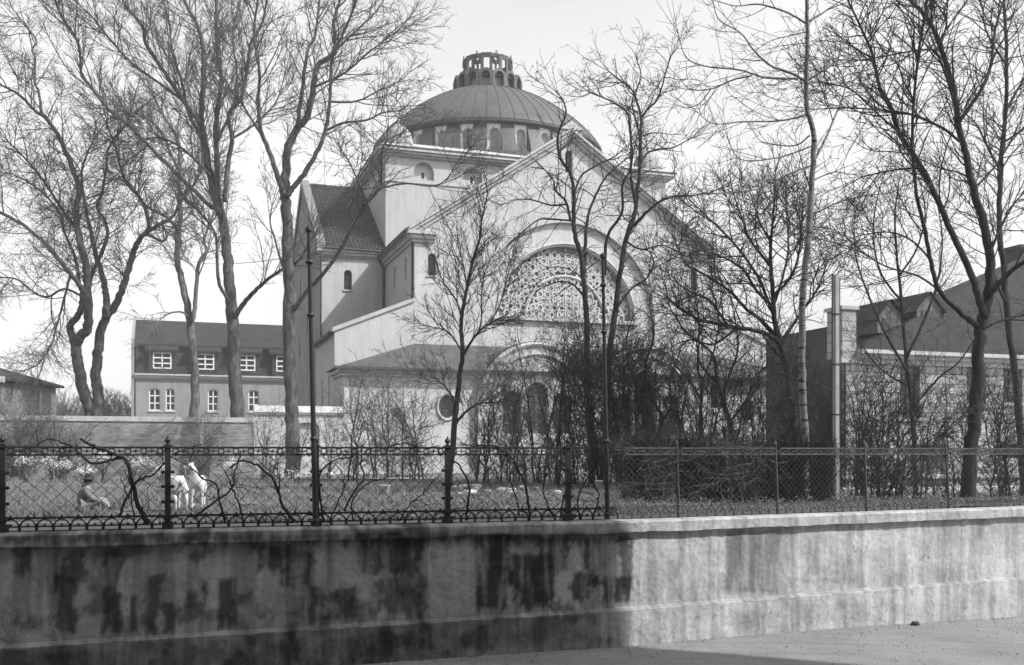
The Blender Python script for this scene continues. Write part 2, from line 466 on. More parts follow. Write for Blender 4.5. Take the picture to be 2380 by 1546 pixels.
# pierced stone tracery over dark glass
big = MB(); big.add([W(a, GD + .70, b) for a, b in inner], [tuple(range(len(inner)))])
bw = big.build('arched_window', M['pale_glass'], SYN)
tr = MB(); rng = random.Random(4)
def ringf(s_, z_, ro, ri, d_, n=12, th=.10):
    V = []
    for k in range(n):
        a = 2 * math.pi * k / n; ca, sa = math.cos(a), math.sin(a)
        V += [W(s_ + ro * ca, d_, z_ + ro * sa), W(s_ + ri * ca, d_, z_ + ri * sa), W(s_ + ri * ca, d_ + th, z_ + ri * sa)]
    Fc = []
    for k in range(n):
        a, b = 3 * k, 3 * ((k + 1) % n); Fc += [(a, b, b + 1, a + 1), (a + 1, b + 1, b + 2, a + 2)]
    tr.add(V, Fc)
R3 = 2.32
TD = GD + .52
for row in range(0, 14):
    z_ = ZC + .2 + row * .36
    for col in range(-14, 15):
        s_ = GC + (col + .5 * (row % 2)) * .42
        q = math.hypot(s_ - GC, z_ - ZC)
        if q > R2 - .16 or abs(q - R3) < .16: continue
        ringf(s_, z_, .212, .116, TD, 12)
        if rng.random() < .75:
            for j in range(3):
                a = math.pi / 3 * j + .3
                tr.tube([W(s_ - .13 * math.cos(a), TD + .06, z_ - .13 * math.sin(a)), W(s_ + .13 * math.cos(a), TD + .06, z_ + .13 * math.sin(a))], .017, 4, cap=False)
for q in (1.35, R3, 3.1):
    tr.tube([W(GC + q * math.cos(math.pi * i / 40), TD + .02, ZC + q * math.sin(math.pi * i / 40)) for i in range(41)], .10 if q == R3 else .035, 6)
for k in range(1, 12):
    a = math.pi * k / 12
    tr.tube([W(GC + 1.35 * math.cos(a), TD + .03, ZC + 1.35 * math.sin(a)), W(GC + (R2 - .05) * math.cos(a), TD + .03, ZC + (R2 - .05) * math.sin(a))], .05, 5)
for k in range(-3, 4):
    x = k * .45; tr.fbox(GC + x - .04, GC + x + .04, TD - .03, TD + .09, ZC, ZC + math.sqrt(max(1.35 ** 2 - x * x, .01)))
for z_ in (ZC + .45, ZC + .9): tr.fbox(GC - 1.2, GC + 1.2, TD - .02, TD + .07, z_ - .03, z_ + .03)
tr.build('tracery', M['plaster'], bw)
# rake mouldings, kneelers, peak
sl_ = (PK - EV) / GC
def rake(d0, d1, z_lo, z_hi, ext=.35):
    P = MB()
    for sg in (0, 1):
        q = [(-ext, EV - ext * sl_ + z_lo), (-ext, EV - ext * sl_ + z_hi), (GC, PK + z_hi), (GC, PK + z_lo)]
        if sg: q = [(GW - a, b) for a, b in q]
        P.prism(q, lambda a, b, c: W(a, c, b), d0, d1)
    return P
m = MB()
for d0, zl, zh in ((GD - .14, -.12, .09), (GD - .30, .09, .27), (GD - .42, .27, .42)):
    q = rake(d0, GD - .003 if zl < 0 else GD + .5, zl, zh); m.add(q.v, q.f)
m.fbox(GC - .62, GC + .62, GD - .34, GD - .02, PK + .10, PK + .30)
m.prism([(GC - .75, PK + .30), (GC + .75, PK + .30), (GC, PK + .78)], lambda a, b, c: W(a, c, b), GD - .45, GD + .3)
for sg in (0, 1):
    for g, z0, z1 in ((.12, 10.78, 10.95), (.26, 10.95, 11.15), (.4, 11.15, 11.32)):
        a0, a1 = (-g, 1.0 + g * .3)
        if sg: a0, a1 = GW - a1, GW + g
        m.fbox(a0, a1, GD - g, GD - .003, z0, z1)
        if not sg: m.fbox(-g, -.003, GD - .003, -.003, z0, z1)
        else: m.fbox(GW + .003, GW + g, GD - .003, -.003, z0, z1)
m.build('gable_moulding', M['trim'], SYN)
m = MB()
for sg in (0, 1):
    q = [(-.5, EV - .5 * sl_ + .2), (-.5, EV - .5 * sl_ + .47), (GC, PK + .47), (GC, PK + .2)]
    if sg: q = [(GW - a, b) for a, b in q]
    m.prism(q, lambda a, b, c: W(a, c, b), GD + .1, -.004)
m.build('gable_roof', M['tile'], SYN)

# ---- transept wings left and right of the block
LS, LD0, LD1, LE, LR, LRD = -3.85, .14, 14.8, 11.62, 17.0, 7.47
m = MB(); lw = arch(-2.17, .46, 9.35, 10.5)
m.holed(rect(LS, -.003, GB, LE), [lw], mpF(LD0), 0, .2)
gs = [rect(8.6, 8.95, 9.2, 11.2), rect(8.9, 9.25, 6.2, 7.6), rect(5.0, 5.35, 7.2, 8.6), rect(2.6, 2.95, 4.4, 6.0)]
ge = MB(); ge.holed([(LD0 + .004, GB), (LD1, GB), (LD1, LE), (LRD, LR + .2), (LD0 + .004, LE)], gs, mpL(LS), 0, .2); ge.build('gable_end', M['weathered'], SYN)  # gable end in the darker, streaked plaster
bk = MB(); bk.quad(W(LS, LD1, GB), W(0, LD1, GB), W(0, LD1, LE), W(LS, LD1, LE)); bk.build('rear_wall', M['plaster'], SYN)
m.build('transept_wall', M['plaster'], SYN)
window(SYN, mpF(LD0), lw, .16, 1, 2, .04, fdepth=.03)
m = MB(); m.fbox(-2.45, -1.89, LD0 - .07, LD0 - .003, 9.26, 9.35); m.build('window_sill', M['trim'], SYN)
for w_ in gs: window(SYN, mpL(LS), w_, .16, 0, 4, .04, fdepth=.03)
m = MB()
RS = 18.2; RE = 22.05
m.quad(W(RS, LD0, GB), W(RE, LD0, GB), W(RE, LD0, LE), W(RS, LD0, LE))
m.add([W(RE, LD0, GB), W(RE, LD1, GB), W(RE, LD1, LE), W(RE, LRD, LR), W(RE, LD0, LE)], [(0, 1, 2, 3, 4)])
m.build('transept_wall', M['plaster'], SYN)
def pantiles(s0, s1, d0, z0, d1, z1, pitch=.235, rows=26):
    T = MB(); ln = math.hypot(d1 - d0, z1 - z0); dn, zn = -(z1 - z0) / ln, (d1 - d0) / ln
    nc = int((s1 - s0) / pitch); sub = 6; cols = nc * sub
    def pt(i, q, h):
        s_ = s0 + (s1 - s0) * i / cols; k = math.cos(2 * math.pi * i / sub)
        hh = h + .045 * k
        return W(s_, d0 + (d1 - d0) * q + dn * hh, z0 + (z1 - z0) * q + zn * hh)
    for r_ in range(rows):
        b = len(T.v)
        for q, h in ((r_ / rows, .02), (r_ / rows, .075), ((r_ + 1) / rows, .02)):
            for i in range(cols + 1): T.v.append(pt(i, q, h))
        for a in range(2):
            for i in range(cols): T.f.append((b + a * (cols + 1) + i, b + a * (cols + 1) + i + 1, b + (a + 1) * (cols + 1) + i + 1, b + (a + 1) * (cols + 1) + i))
    return T
T = pantiles(LS + .45, -.01, LD0 - .3, LE + .08, LRD, LR + .08); tr_roof = T.build('pantile_roof', M['tile'], SYN)
m = MB(); m.quad(W(LS + .3, LD1 + .3, LE), W(0, LD1 + .3, LE), W(0, LRD, LR), W(LS + .3, LRD, LR)); m.quad(W(LS + .3, LD0, LE - .02), W(0, LD0, LE - .02), W(0, LRD, LR - .02), W(LS + .3, LRD, LR - .02)); m.build('roof_deck', M['tile'], SYN)
m = MB()
m.tube([W(LS + .4 + .3 * i, LRD, LR + .13 + (.02 if i % 2 else 0)) for i in range(13)], .12, 8); m.build('ridge_tile', M['tile'], tr_roof)
m = MB()                                             # snow guard along the eave
for k in range(26):
    s_ = LS + .6 + k * .125; m.fbox(s_ - .012, s_ + .012, LD0 + .36, LD0 + .385, LE + .5, LE + .82)
for z_ in (LE + .55, LE + .8): m.fbox(LS + .5, -.1, LD0 + .352, LD0 + .37, z_ - .015, z_ + .015)
m.build('snow_guard', M['grey_iron'], tr_roof)
T = pantiles(RS + .01, RE - .4, LD0 - .3, LE + .08, LRD, LR + .08); T.build('pantile_roof', M['tile'], SYN)
for s0, s1 in ((LS - .12, LS + .36), (RE - .42, RE + .12)):
    m = MB(); q = [(LD0 - .3, LE - .1), (LD0 - .3, LE + .34), (LRD, LR + .45), (LD1 + .3, LE + .34), (LD1 + .3, LE - .1), (LRD, LR - .2)]
    m.prism(q, lambda a, b, c: W(c, a, b), s0, s1); m.build('gable_coping', M['coping_grey'], SYN)
for s0, s1 in ((LS - .1, -.42), (RS + .42, RE + .1)):
    m = MB()
    for g, z0, z1 in ((.1, 11.18, 11.3), (.22, 11.3, 11.46), (.32, 11.46, 11.6)): m.fbox(s0, s1, LD0 - g, LD0 - .003, z0, z1)
    m.build('eave_cornice', M['trim'], SYN)
m = MB(); m.tube([W(LS + .3, LD0 - .36, LE + .04), W(-.3, LD0 - .36, LE)], .07, 8); m.build('gutter', M['dark_trim'], SYN)
m = MB()
m.tube([W(-.45, LD0 - .38, LE - .05), W(-.45, LD0 - .3, 11.2), W(-.12, LD0 - .12, 10.7), W(-.12, LD0 - .12, 6.3)], .06, 8); m.build('drainpipe', M['dark_trim'], SYN); m = MB()
m.tube([W(-.08, GD + .16, 10.8), W(-.08, GD + .16, 7.75)], .055, 8); m.build('drainpipe', M['dark_trim'], SYN); m = MB()
m.tube([W(LS + .12, LD0 - .08, 11.2), W(LS + .12, LD0 - .08, 6.0)], .05, 8)
m.build('drainpipe', M['dark_trim'], SYN)

# ---- lean-to aisles with sloping front walls
for sg in (0, 1):
    X = (lambda a: a) if sg == 0 else (lambda a: GW - a)
    m = MB()
    q = [(X(-4.08), GB), (X(-.003), GB), (X(-.003), 7.72), (X(-4.08), 6.06)]
    m.prism(q, mpF(GD), .012, .40)
    if sg == 0:
        gs = [rect(-5.6, -5.2, 1.6, 3.9), rect(-3.2, -2.8, 1.6, 3.9)]
        m.holed([(GD + .41, GB), (-.5, GB), (-.5, 6.2), (GD + .41, 5.95)], gs, mpL(-4.08), 0, .2)
    else: m.add([W(X(-4.08), GD + .41, GB), W(X(-4.08), -.5, GB), W(X(-4.08), -.5, 6.2), W(X(-4.08), GD + .41, 5.95)], [(0, 1, 2, 3)])
    m.build('aisle_wall', M['plaster'], SYN)
    if sg == 0:
        for w_ in gs: window(SYN, mpL(-4.08), w_, .16, 0, 4, .04, fdepth=.03)
    m = MB()
    m.prism([(X(-4.2), 6.01), (X(-.003), 7.722), (X(-.003), 7.92), (X(-4.2), 6.22)], mpF(GD), -.10, .5)
    m.build('sloping_coping', M['trim'], SYN)
    m = MB(); m.hexa([W(X(-4.35), GD + .5, 5.86), W(X(-.003), GD + .5, 7.5), W(X(-.003), -.1, 7.5), W(X(-4.35), -.1, 5.86), W(X(-4.35), GD + .5, 6.06), W(X(-.003), GD + .5, 7.7), W(X(-.003), -.1, 7.7), W(X(-4.35), -.1, 6.06)])
    m.build('aisle_roof', M['tile'], SYN)
# ---- low annex in front
AD = -10.29; A0s, A1s = -4.08, 21.2; AE = 3.92
m = MB()
ovs = [oval(17.74, 2.2, .42, .56), oval(.95, 2.2, .42, .56)]
hs = []
for u0, u1 in ((1528, 1552), (1594, 1608), (1652, 1672)):
    s0, s1 = FS(u0, AD), FS(u1, AD); hs.append(arch((s0 + s1) / 2, s1 - s0, 2.35, 3.85 - .15))
bs = [rect(FS(u0, AD), FS(u1, AD), .36, .92) for u0, u1 in ((1485, 1512), (1526, 1568), (1578, 1604), (1400, 1422))]
bs.append(rect(FS(1178, AD), FS(1236, AD), .66, .96))
m.holed(rect(A0s, A1s, GB, AE), ovs + hs + bs, mpF(AD), 0, .22)
sl2 = [rect(-9.4, -9.05, 1.2, 2.7)]
m.holed(rect(AD, GD + .011, GB, AE), sl2, mpL(A0s), 0, .2)
m.quad(W(A1s, AD, GB), W(A1s, GD, GB), W(A1s, GD, AE), W(A1s, AD, AE))
m.build('annex_wall', M['plaster_low'], SYN)
for w_ in ovs: window(SYN, mpF(AD), w_, .16, 1, 2, .05, fdepth=.03)
for w_ in hs: window(SYN, mpF(AD), w_, .18, 1, 3, .04, fdepth=.03)
for w_ in bs: window(SYN, mpF(AD), w_, .18, 2, 1, .03, fdepth=.03)
window(SYN, mpL(A0s), sl2[0], .16, 0, 3, .04, fdepth=.03)
m = MB()
for o_ in ovs: 
    cx = sum(p[0] for p in o_) / len(o_)
    m.tube([W(cx + .5 * math.cos(2 * math.pi * i / 24), AD - .02, 2.2 + .65 * math.sin(2 * math.pi * i / 24)) for i in range(25)], .07, 6, cap=False)
for g, z0, z1 in ((.15, 3.62, 3.76), (.3, 3.76, 3.92)): m.fbox(A0s - g, A1s + g, AD - g, AD - .003, z0, z1); m.fbox(A0s - g, A0s - .003, AD - .003, GD, z0, z1)
m.build('annex_cornice', M['trim'], SYN)
m = MB(); e = .48
P = [W(A0s - e, AD - e, 3.96), W(A1s + e, AD - e, 3.96), W(A1s + e, GD - .004, 3.96), W(A0s - e, GD - .004, 3.96), W(0, GD - .004, 5.55), W(GW, GD - .004, 5.55)]
m.add(P, [(0, 1, 5, 4), (0, 4, 3), (1, 2, 5), (0, 3, 2, 1)])
m.fbox(A0s - e - .06, A1s + e + .06, AD - e - .06, AD - e + .06, 3.90, 4.02)
m.build('annex_roof', M['slate'], SYN)
# arched portal bays that break the annex eave
for c in (5.55, GW - 5.55 + .1):
    r_ = 3.1; zc = 2.4; PD = AD - .32
    m = MB()
    body = [(c - r_, GB), (c + r_, GB)] + [(c + r_ * math.cos(math.pi * i / 30), zc + r_ * math.sin(math.pi * i / 30)) for i in range(31)]
    op = [arch(c - 1.35, 1.0, .9, 3.0), arch(c, 1.1, .9, 3.5), arch(c + 1.35, 1.0, .9, 3.0)]
    m.holed(body, op, mpF(PD), 0, .3)
    n = len(body); m.add([W(a, PD, b) for a, b in body] + [W(a, GD - .01, b) for a, b in body], [(i, (i + 1) % n, n + (i + 1) % n, n + i) for i in range(n)])
    pb = m.build('portal_bay', M['plaster_low'], SYN)
    m = MB()
    for q, d_ in ((r_ - .12, .12), (r_ - .62, .07)):
        m.tube([W(c + q * math.cos(math.pi * i / 30), PD - .04, zc + q * math.sin(math.pi * i / 30)) for i in range(31)], d_, 6)
    m.build('arch_moulding', M['trim'], pb)
    m = MB()
    Fr = [(c + (r_ + .04) * math.cos(math.pi * i / 30), zc + (r_ + .04) * math.sin(math.pi * i / 30)) for i in range(4, 27)]
    k = len(Fr); m.add([W(a, PD + .12, b) for a, b in Fr] + [W(a, GD, b) for a, b in Fr], [(i, i + 1, k + i + 1, k + i) for i in range(k - 1)])
    m.build('portal_roof', M['slate'], pb)
    for w_ in op: window(pb, mpF(PD), w_, .24, 1, 3, .05, fdepth=.04, pm=M['door_grey'], fm=M['wood'])
# ================================================================ houses, walls, ground, fence
from mathutils import noise as mn
def sd(x, y):
    p = Vector((x, y, 0)) - ORG; return p.dot(E1), p.dot(E2)

# ---- house behind the garden, left
Y0 = 88.0; K = Y0 / 75.0
hs0, hd = sd((315 - CX) / FPX * Y0, Y0)
hs1 = FS(735, hd)
HOUSE = thing('tiled_house', 'plain two-storey house with a tiled mansard roof and four white dormer windows', 'house', W((hs0 + hs1) / 2, hd, GZ))
def hz(v, u): return FP(u, v, hd)[1]
he = 5.75 * K; hm = 8.05 * K; hr = 10.4 * K
m = MB(); gw = []
for u0, u1, v0 in ((346, 374, 948), (385, 407, 948), (483, 508, 950), (577, 603, 952)):
    s0, s1 = FS(u0, hd), FS(u1, hd); gw.append(arch((s0 + s1) / 2, s1 - s0, 3.1 * K, 4.78 * K, 8))
def flat_arch(c, w, z0, z1, n=8):
    return [(c - w / 2, z0), (c + w / 2, z0)] + [(c + w / 2 * math.cos(math.pi * i / n), z1 - .22 + .22 * math.sin(math.pi * i / n)) for i in range(n + 1)]
gw = [flat_arch((min(p[0] for p in g) + max(p[0] for p in g)) / 2, max(p[0] for p in g) - min(p[0] for p in g), 3.1 * K, 4.78 * K) for g in gw]
m.holed(rect(hs0, hs1, GZ - .5, he - .2), gw, mpF(hd), 0, .18)
for s_, mp_ in ((hs0, None), (hs1, None)): m.quad(W(s_, hd, GZ - .5), W(s_, hd + 9.4, GZ - .5), W(s_, hd + 9.4, he), W(s_, hd, he))
m.build('house_wall', M['house_wall'], HOUSE)
for g in gw:
    window(HOUSE, mpF(hd), g, .12, 1, 2, .10, fm=M['white'], fdepth=.05)
m = MB()
for g, z0, z1 in ((.12, he - .35, he - .2), (.28, he - .2, he - .02), (.4, he - .02, he + .12)): m.fbox(hs0 - .1, hs1, hd - g, hd - .003 if g == .12 else hd + .3, z0, z1)
for w_ in gw:
    xs = [p[0] for p in w_]; m.fbox(min(xs) - .1, max(xs) + .1, hd - .08, hd - .003, 2.98 * K, 3.1 * K - .01)
m.build('house_cornice', M['trim'], HOUSE)
m = MB(); m.hexa([W(hs0, hd + .02, he + .125), W(hs1, hd + .02, he + .125), W(hs1, hd + 9.4, he + .125), W(hs0, hd + 9.4, he + .125), W(hs0, hd + .35, hm), W(hs1, hd + .35, hm), W(hs1, hd + 9.2, hm), W(hs0, hd + 9.2, hm)])
m.build('mansard', M['shingle'], HOUSE)
m = MB(); m.prism([(hd - .05, hm - .12), (hd - .05, hm + .06), (hd + 4.9, hr), (hd + 9.8, hm + .06), (hd + 9.8, hm - .12)], lambda a, b, c: W(c, a, b), hs0 - .1, hs1)
roof = m.build('roof', M['house_tile'], HOUSE)
for u_ in (382, 558):
    p = FP(u_, 780, hd + 1.5); s_ = p[0]
    m = MB()
    for k in (-.35, .35): m.fbox(s_ + k - .16, s_ + k + .16, hd + .9, hd + 1.3, hm + .45, hm + .78)
    m.build('roof_vent', M['dark_trim'], roof)
m = MB(); m.fbox(hs0 - .35, hs0 - .11, hd - .15, hd + 9.8, GZ - .5, hm + .3); m.prism([(hd - .15, hm + .301), (hd + 4.9, hr + .35), (hd + 9.8, hm + .301)], lambda a, b, c: W(c, a, b), hs0 - .35, hs0 - .11)
m.build('fire_wall', M['house_wall'], HOUSE)
for u_ in (377, 477, 573, 662):
    s_ = FS(u_, hd - .3); w2_ = .95 * K
    dm = MB(); op = rect(s_ - .66 * K, s_ + .66 * K, 6.24 * K, 7.46 * K)
    dm.holed(rect(s_ - w2_, s_ + w2_, he + .16, 7.55 * K), [op], mpF(hd - .32), 0, .12)
    for q in (-w2_, w2_): dm.quad(W(s_ + q, hd - .32, he + .16), W(s_ + q, hd + .5, he + .16), W(s_ + q, hd + .6, 7.65 * K), W(s_ + q, hd - .32, 7.55 * K))
    d = dm.build('dormer', M['shingle'], HOUSE)
    rm = MB(); rm.hexa([W(s_ - 1.2 * K, hd - .6, 7.5 * K), W(s_ + 1.2 * K, hd - .6, 7.5 * K), W(s_ + 1.15 * K, hd + 1.4, 8.66 * K), W(s_ - 1.15 * K, hd + 1.4, 8.66 * K), W(s_ - 1.2 * K, hd - .6, 7.66 * K), W(s_ + 1.2 * K, hd - .6, 7.66 * K), W(s_ + 1.15 * K, hd + 1.4, 8.84 * K), W(s_ - 1.15 * K, hd + 1.4, 8.84 * K)])
    rm.build('dormer_roof', M['house_tile'], d)
    window(d, mpF(hd - .32), op, -.03, 1, 2, .11, fm=M['white'], fdepth=.1)

# ---- house at the right, its front in the sun
X0, Y0 = (1957 - CX) / FPX * 42.0, 42.0
rs0, rd = sd(X0, Y0); rs1 = rs0 + 17.5; RG = -2.0
RH = thing('villa', 'large pale villa with rusticated courses, dark roof and a cellar door, on the right', 'house', W((rs0 + rs1) / 2, rd, -1.67))
rz = lambda u, v: FP(u, v, rd)[1]
RE_ = rz(1960, 838)
m = MB(); rw = []
for u0, u1, v0, v1 in ((2092, 2138, 971, 852), (2247, 2290, 940, 852), (2332, 2376, 936, 858)):
    rw.append(rect(FS(u0, rd), FS(u1, rd), rz((u0 + u1) / 2, v0), rz((u0 + u1) / 2, v1)))
dr = rect(FS(2108, rd), FS(2196, rd), -1.75, rz(2150, 1036))
cw = [rect(FS(2330, rd), FS(2372, rd), -.3, .35)]
m.holed(rect(rs0, rs1, RG, RE_), rw + [dr] + cw, mpF(rd), 0, .22)
m.build('front_wall', M['siding'], RH)
m = MB(); dd = 5.69
PR = 5.35
m.quad(W(rs0, rd, RG), W(rs0, rd + dd, RG), W(rs0, rd + dd, PR), W(rs0, rd, PR))
m.quad(W(rs0, rd, RE_), W(rs0 + .35, rd, RE_), W(rs0 + .35, rd, PR), W(rs0, rd, PR))
m.quad(W(rs0 + .35, rd, RE_), W(rs0 + .35, rd + dd, RE_), W(rs0 + .35, rd + dd, PR), W(rs0 + .35, rd, PR))
m.quad(W(rs0, rd, PR), W(rs0 + .35, rd, PR), W(rs0 + .35, rd + dd, PR), W(rs0, rd + dd, PR))
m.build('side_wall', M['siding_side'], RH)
m = MB(); m.fbox(rs0 - .08, rs0 + .62, rd - .12, rd + .9, RE_ + .1, 5.95); m.fbox(rs0 - .16, rs0 + .72, rd - .2, rd + 1.0, 5.95, 6.1)
m.build('corner_pier', M['siding'], RH)
m = MB()
for g, z0, z1 in ((.12, RE_ - .1, RE_ + .12), (.3, RE_ + .12, RE_ + .3), (.5, RE_ + .3, RE_ + .46)): m.fbox(rs0 + (.63 if z1 > RE_ + .13 else -.1), rs1, rd - g, rd - .003, z0, z1)
m.fbox(rs0 + .02, rs1, rd - .1, rd - .003, -1.15, -.98)
for w_ in rw: m.fbox(w_[0][0] - .12, w_[1][0] + .12, rd - .12, rd - .003, w_[0][1] - .14, w_[0][1] - .004)
m.fbox(dr[0][0] - .2, dr[1][0] + .2, rd - .1, rd - .003, dr[2][1] + .06, dr[2][1] + .42)
m.build('cornice', M['trim'], RH)
ez = RE_ + .47
rk = .44
pk = ez + (24.7 - 15.3) * rk + .9
sk = rs0 + .7 + (pk - ez) / rk
m = MB()
d1_, d2_ = rd + 2.6, rd + 5.69
P = [W(rs0 + .66, rd - .48, ez), W(rs1, rd - .48, ez), W(rs1, d2_, ez), W(rs0 + .66, d2_, ez), W(sk, d1_, pk), W(rs1, d1_, pk)]
m.add(P, [(0, 1, 5, 4), (0, 4, 3), (3, 4, 5, 2), (0, 3, 2, 1)])
rf = m.build('roof', M['house_tile'], RH)
for u_, v_ in ((2048, 752), (2138, 730)):
    k = .32
    s_ = FS(u_, rd + 1.0); z_ = (HZ - v_) / FPX * 46
    m = MB(); m.prism([(s_ - .55, z_ - .75), (s_ + .75, z_ - .75), (s_ + .75, z_ - .05), (s_ + .1, z_ + .62), (s_ - .55, z_ - .05)], lambda a, b, c: W(a, c, b), rd + .55, rd + 3.0)
    dm = m.build('dormer', M['dormer_grey'], rf)
    m = MB(); m.add([W(s_ - .75, rd + .4, z_ - .2), W(s_ + .1, rd + .4, z_ + .72), W(s_ + .95, rd + .4, z_ - .2), W(s_ - .75, rd + 3, z_ - .2), W(s_ + .1, rd + 3, z_ + .72), W(s_ + .95, rd + 3, z_ - .2)], [(0, 1, 4, 3), (1, 2, 5, 4)])
    m.build('dormer_roof', M['house_tile'], dm)
    m = MB(); m.fbox(s_ - .3, s_ + .5, rd + .5, rd + .548, z_ - .6, z_ - .1); m.build('window', M['glass'], dm)
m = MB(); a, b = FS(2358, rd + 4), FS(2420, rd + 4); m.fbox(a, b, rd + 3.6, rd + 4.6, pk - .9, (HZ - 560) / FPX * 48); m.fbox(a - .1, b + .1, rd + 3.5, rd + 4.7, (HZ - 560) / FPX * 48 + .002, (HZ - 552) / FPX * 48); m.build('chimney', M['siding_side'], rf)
for w_ in rw: window(RH, mpF(rd), w_, .17, 1, 3, .07, fdepth=.05)
window(RH, mpF(rd), cw[0], .17, 1, 0, .05, fdepth=.04)
m = MB(); xs = [p[0] for p in dr]; x0, x1 = min(xs), max(xs); z0, z1 = -1.75, dr[2][1]
m.fbox(x0, x1, rd + .12, rd + .2, z0, z1)
for k in range(2):
    for j in range(2):
        a0 = x0 + (x1 - x0) * (.08 + .48 * k); a1 = a0 + (x1 - x0) * .36; b0 = z0 + .15 + j * .95; m.fbox(a0, a1, rd + .09, rd + .118, b0, b0 + .75)
door = m.build('cellar_door', M['wood'], RH)
m = MB(); m.fbox((x0 + x1) / 2 + .05, (x0 + x1) / 2 + .09, rd + .03, rd + .088, -.85, -.7); m.build('handle', M['dark_trim'], door)
m = MB(); m.fbox(rs0 - 1, rs1, rd - 1.5, rd - .3, -1.9, -1.5); PV = m.build('paving', M['concrete_cap'], None); tag(PV, kind='structure')
# a lower flat part behind the villa's side wall
m = MB(); m.tube([W(rs0 + .1, rd - .07, 3.9), W(rs0 + .1, rd - .07, -1.7)], .05, 8); m.build('drainpipe', M['dark_trim'], RH)

# ---- garden pavilion, far left
PVL = thing('garden_pavilion', 'garden pavilion with a low roof and scalloped eave at the left edge', 'pavilion', at(-60, 1050, 50) + UP * GZ)
c = at(-60, 1050, 50); hw = 145 / FPX * 50
m = MB()
base = [c + Vector((sx * hw, sy * hw, (HZ - 888) / FPX * 50)) for sx, sy in ((-1, -1), (1, -1), (1, 1), (-1, 1))]
ap = c + UP * ((HZ - 838) / FPX * 50)
m.add(base + [ap] + [p - UP * .12 for p in base], [(0, 1, 4), (1, 2, 4), (2, 3, 4), (3, 0, 4), (0, 1, 6, 5), (1, 2, 7, 6), (5, 6, 7, 8)])
m.build('pavilion_roof', M['slate'], PVL)
m = MB(); bw_ = hw * .9; zb = (HZ - 892) / FPX * 50
m.box(c.x - bw_, c.x + bw_, c.y - bw_, c.y + bw_, GZ - .3, zb)
m.build('pavilion_wall', M['house_wall'], PVL)
m = MB()
for k in range(34):
    x = c.x + hw - .06 - .18 * k
    m.add([(x, c.y - hw - .02, zb + .12)] + [(x + .085 * math.cos(math.pi + math.pi * i / 8), c.y - hw - .02, zb - .06 + .1 * math.sin(math.pi + math.pi * i / 8)) for i in range(9)], [tuple(range(10))])
m.box(c.x - hw, c.x + hw, c.y - hw - .03, c.y - hw - .004, zb - .03, zb + .14)
m.build('scalloped_valance', M['white'], PVL)

# ---- brick wall at the back of the garden and the white wall beside the annex
BD = -10.62
b0, b1 = FS(-700, BD), FS(590, BD)
BW = thing('brick_garden_wall', 'long pale brick garden wall with a stone coping behind the meadow', 'wall', W((b0 + b1) / 2, BD, GZ))
zt = FP(300, 968, BD)[1]
m = MB(); m.fbox(b0, b1, BD, BD + .3, GZ - .4, zt - .22); m.build('brickwork', M['brick'], BW)
m = MB(); m.fbox(b0, b1, BD - .05, BD + .35, zt - .218, zt); m.build('coping', M['concrete_cap'], BW)
c0, c1 = b1 + .01, -4.085
WW = thing('white_garden_wall', 'short whitewashed garden wall with a projecting cap joining the annex corner', 'wall', W((c0 + c1) / 2, BD, GZ))
zt2 = FP(700, 944, BD)[1]
m = MB(); nch = [flat_arch(FS(715, BD), 1.1, zt2 - 1.9, zt2 - .75)]
m.holed(rect(c0, c1, GZ - .4, zt2 - .4), nch, mpF(BD), 0, .2, back=.32)
m.quad(W(FS(700, BD) - .5, BD + .2, GZ), W(FS(730, BD) + .5, BD + .2, GZ), W(FS(730, BD) + .5, BD + .2, zt2 - .6), W(FS(700, BD) - .5, BD + .2, zt2 - .6))
m.build('wall_body', M['plaster_low'], WW)
m = MB(); m.fbox(c0, c1, BD - .08, BD + .4, zt2 - .398, zt2 - .3); m.fbox(c0, c1, BD - .15, BD + .47, zt2 - .3, zt2); m.build('wall_cap', M['white'], WW)

# ---- ground and road
J = Vector((1.76, 16.39, 0)); LF = Vector((.959, .283, 0)).normalized(); RF = Vector((.904, .427, 0)).normalized()
LN = Vector((LF.y, -LF.x, 0)); RN = Vector((RF.y, -RF.x, 0))            # towards the street
def fence_y(x): return J.y + (x - J.x) * (LF.y / LF.x if x < J.x else RF.y / RF.x)
def road_z(x): return -3.13 - .0024 * min((x - 1.5) ** 2, 110)
m = MB(); xs = [-260, -160, -100, -60, -40, -28, -20] + [-16 + i * .8 for i in range(51)] + [32, 42, 60, 90, 150, 260]
ks = [.05, .6, 1.2, 2, 3, 4, 5.5, 7, 9, 11, 13, 15, 18, 21, 25, 30, 36, 45, 60, 90, 140, 260, 520]
for k in ks:
    for x in xs:
        y = max(fence_y(min(max(x, -30), 40)), -20) + k
        b = 0 if k < .5 or k > 30 else .05 * mn.noise(Vector((x * .5, y * .5, 0)))
        m.v.append(Vector((x, y, ground_z(x, y) + b)))
n = len(xs)
for i in range(len(ks) - 1):
    for j in range(n - 1): m.f.append((i * n + j, i * n + j + 1, (i + 1) * n + j + 1, (i + 1) * n + j))
gm, nt, b = new_mat('meadow_soil')
v = obj_vec(nt); x = remap(nt, noise(nt, v, .5, 8, .65), .35, .65, .7, 1.25)
x = math_n(nt, 'MULTIPLY', x, remap(nt, noise(nt, v, 9, 6, .7), .3, .7, .6, 1.4))
set_val(nt, b, math_n(nt, 'MULTIPLY', x, .15)); b.inputs['Roughness'].default_value = 1; bump(nt, b, noise(nt, v, 14, 6, .7), .8, .05)
tag(m.build('ground', gm, None, smooth=True), kind='structure')
m = MB(); xs = [-300, -120, -60, -30, -20, -14] + [-10 + i * .6 for i in range(42)] + [17, 22, 30, 60, 120, 300]; ks = [.6, .3, 0, -.4, -.8, -1.4, -2.2, -3.2, -5, -8, -12, -20, -40, -90]
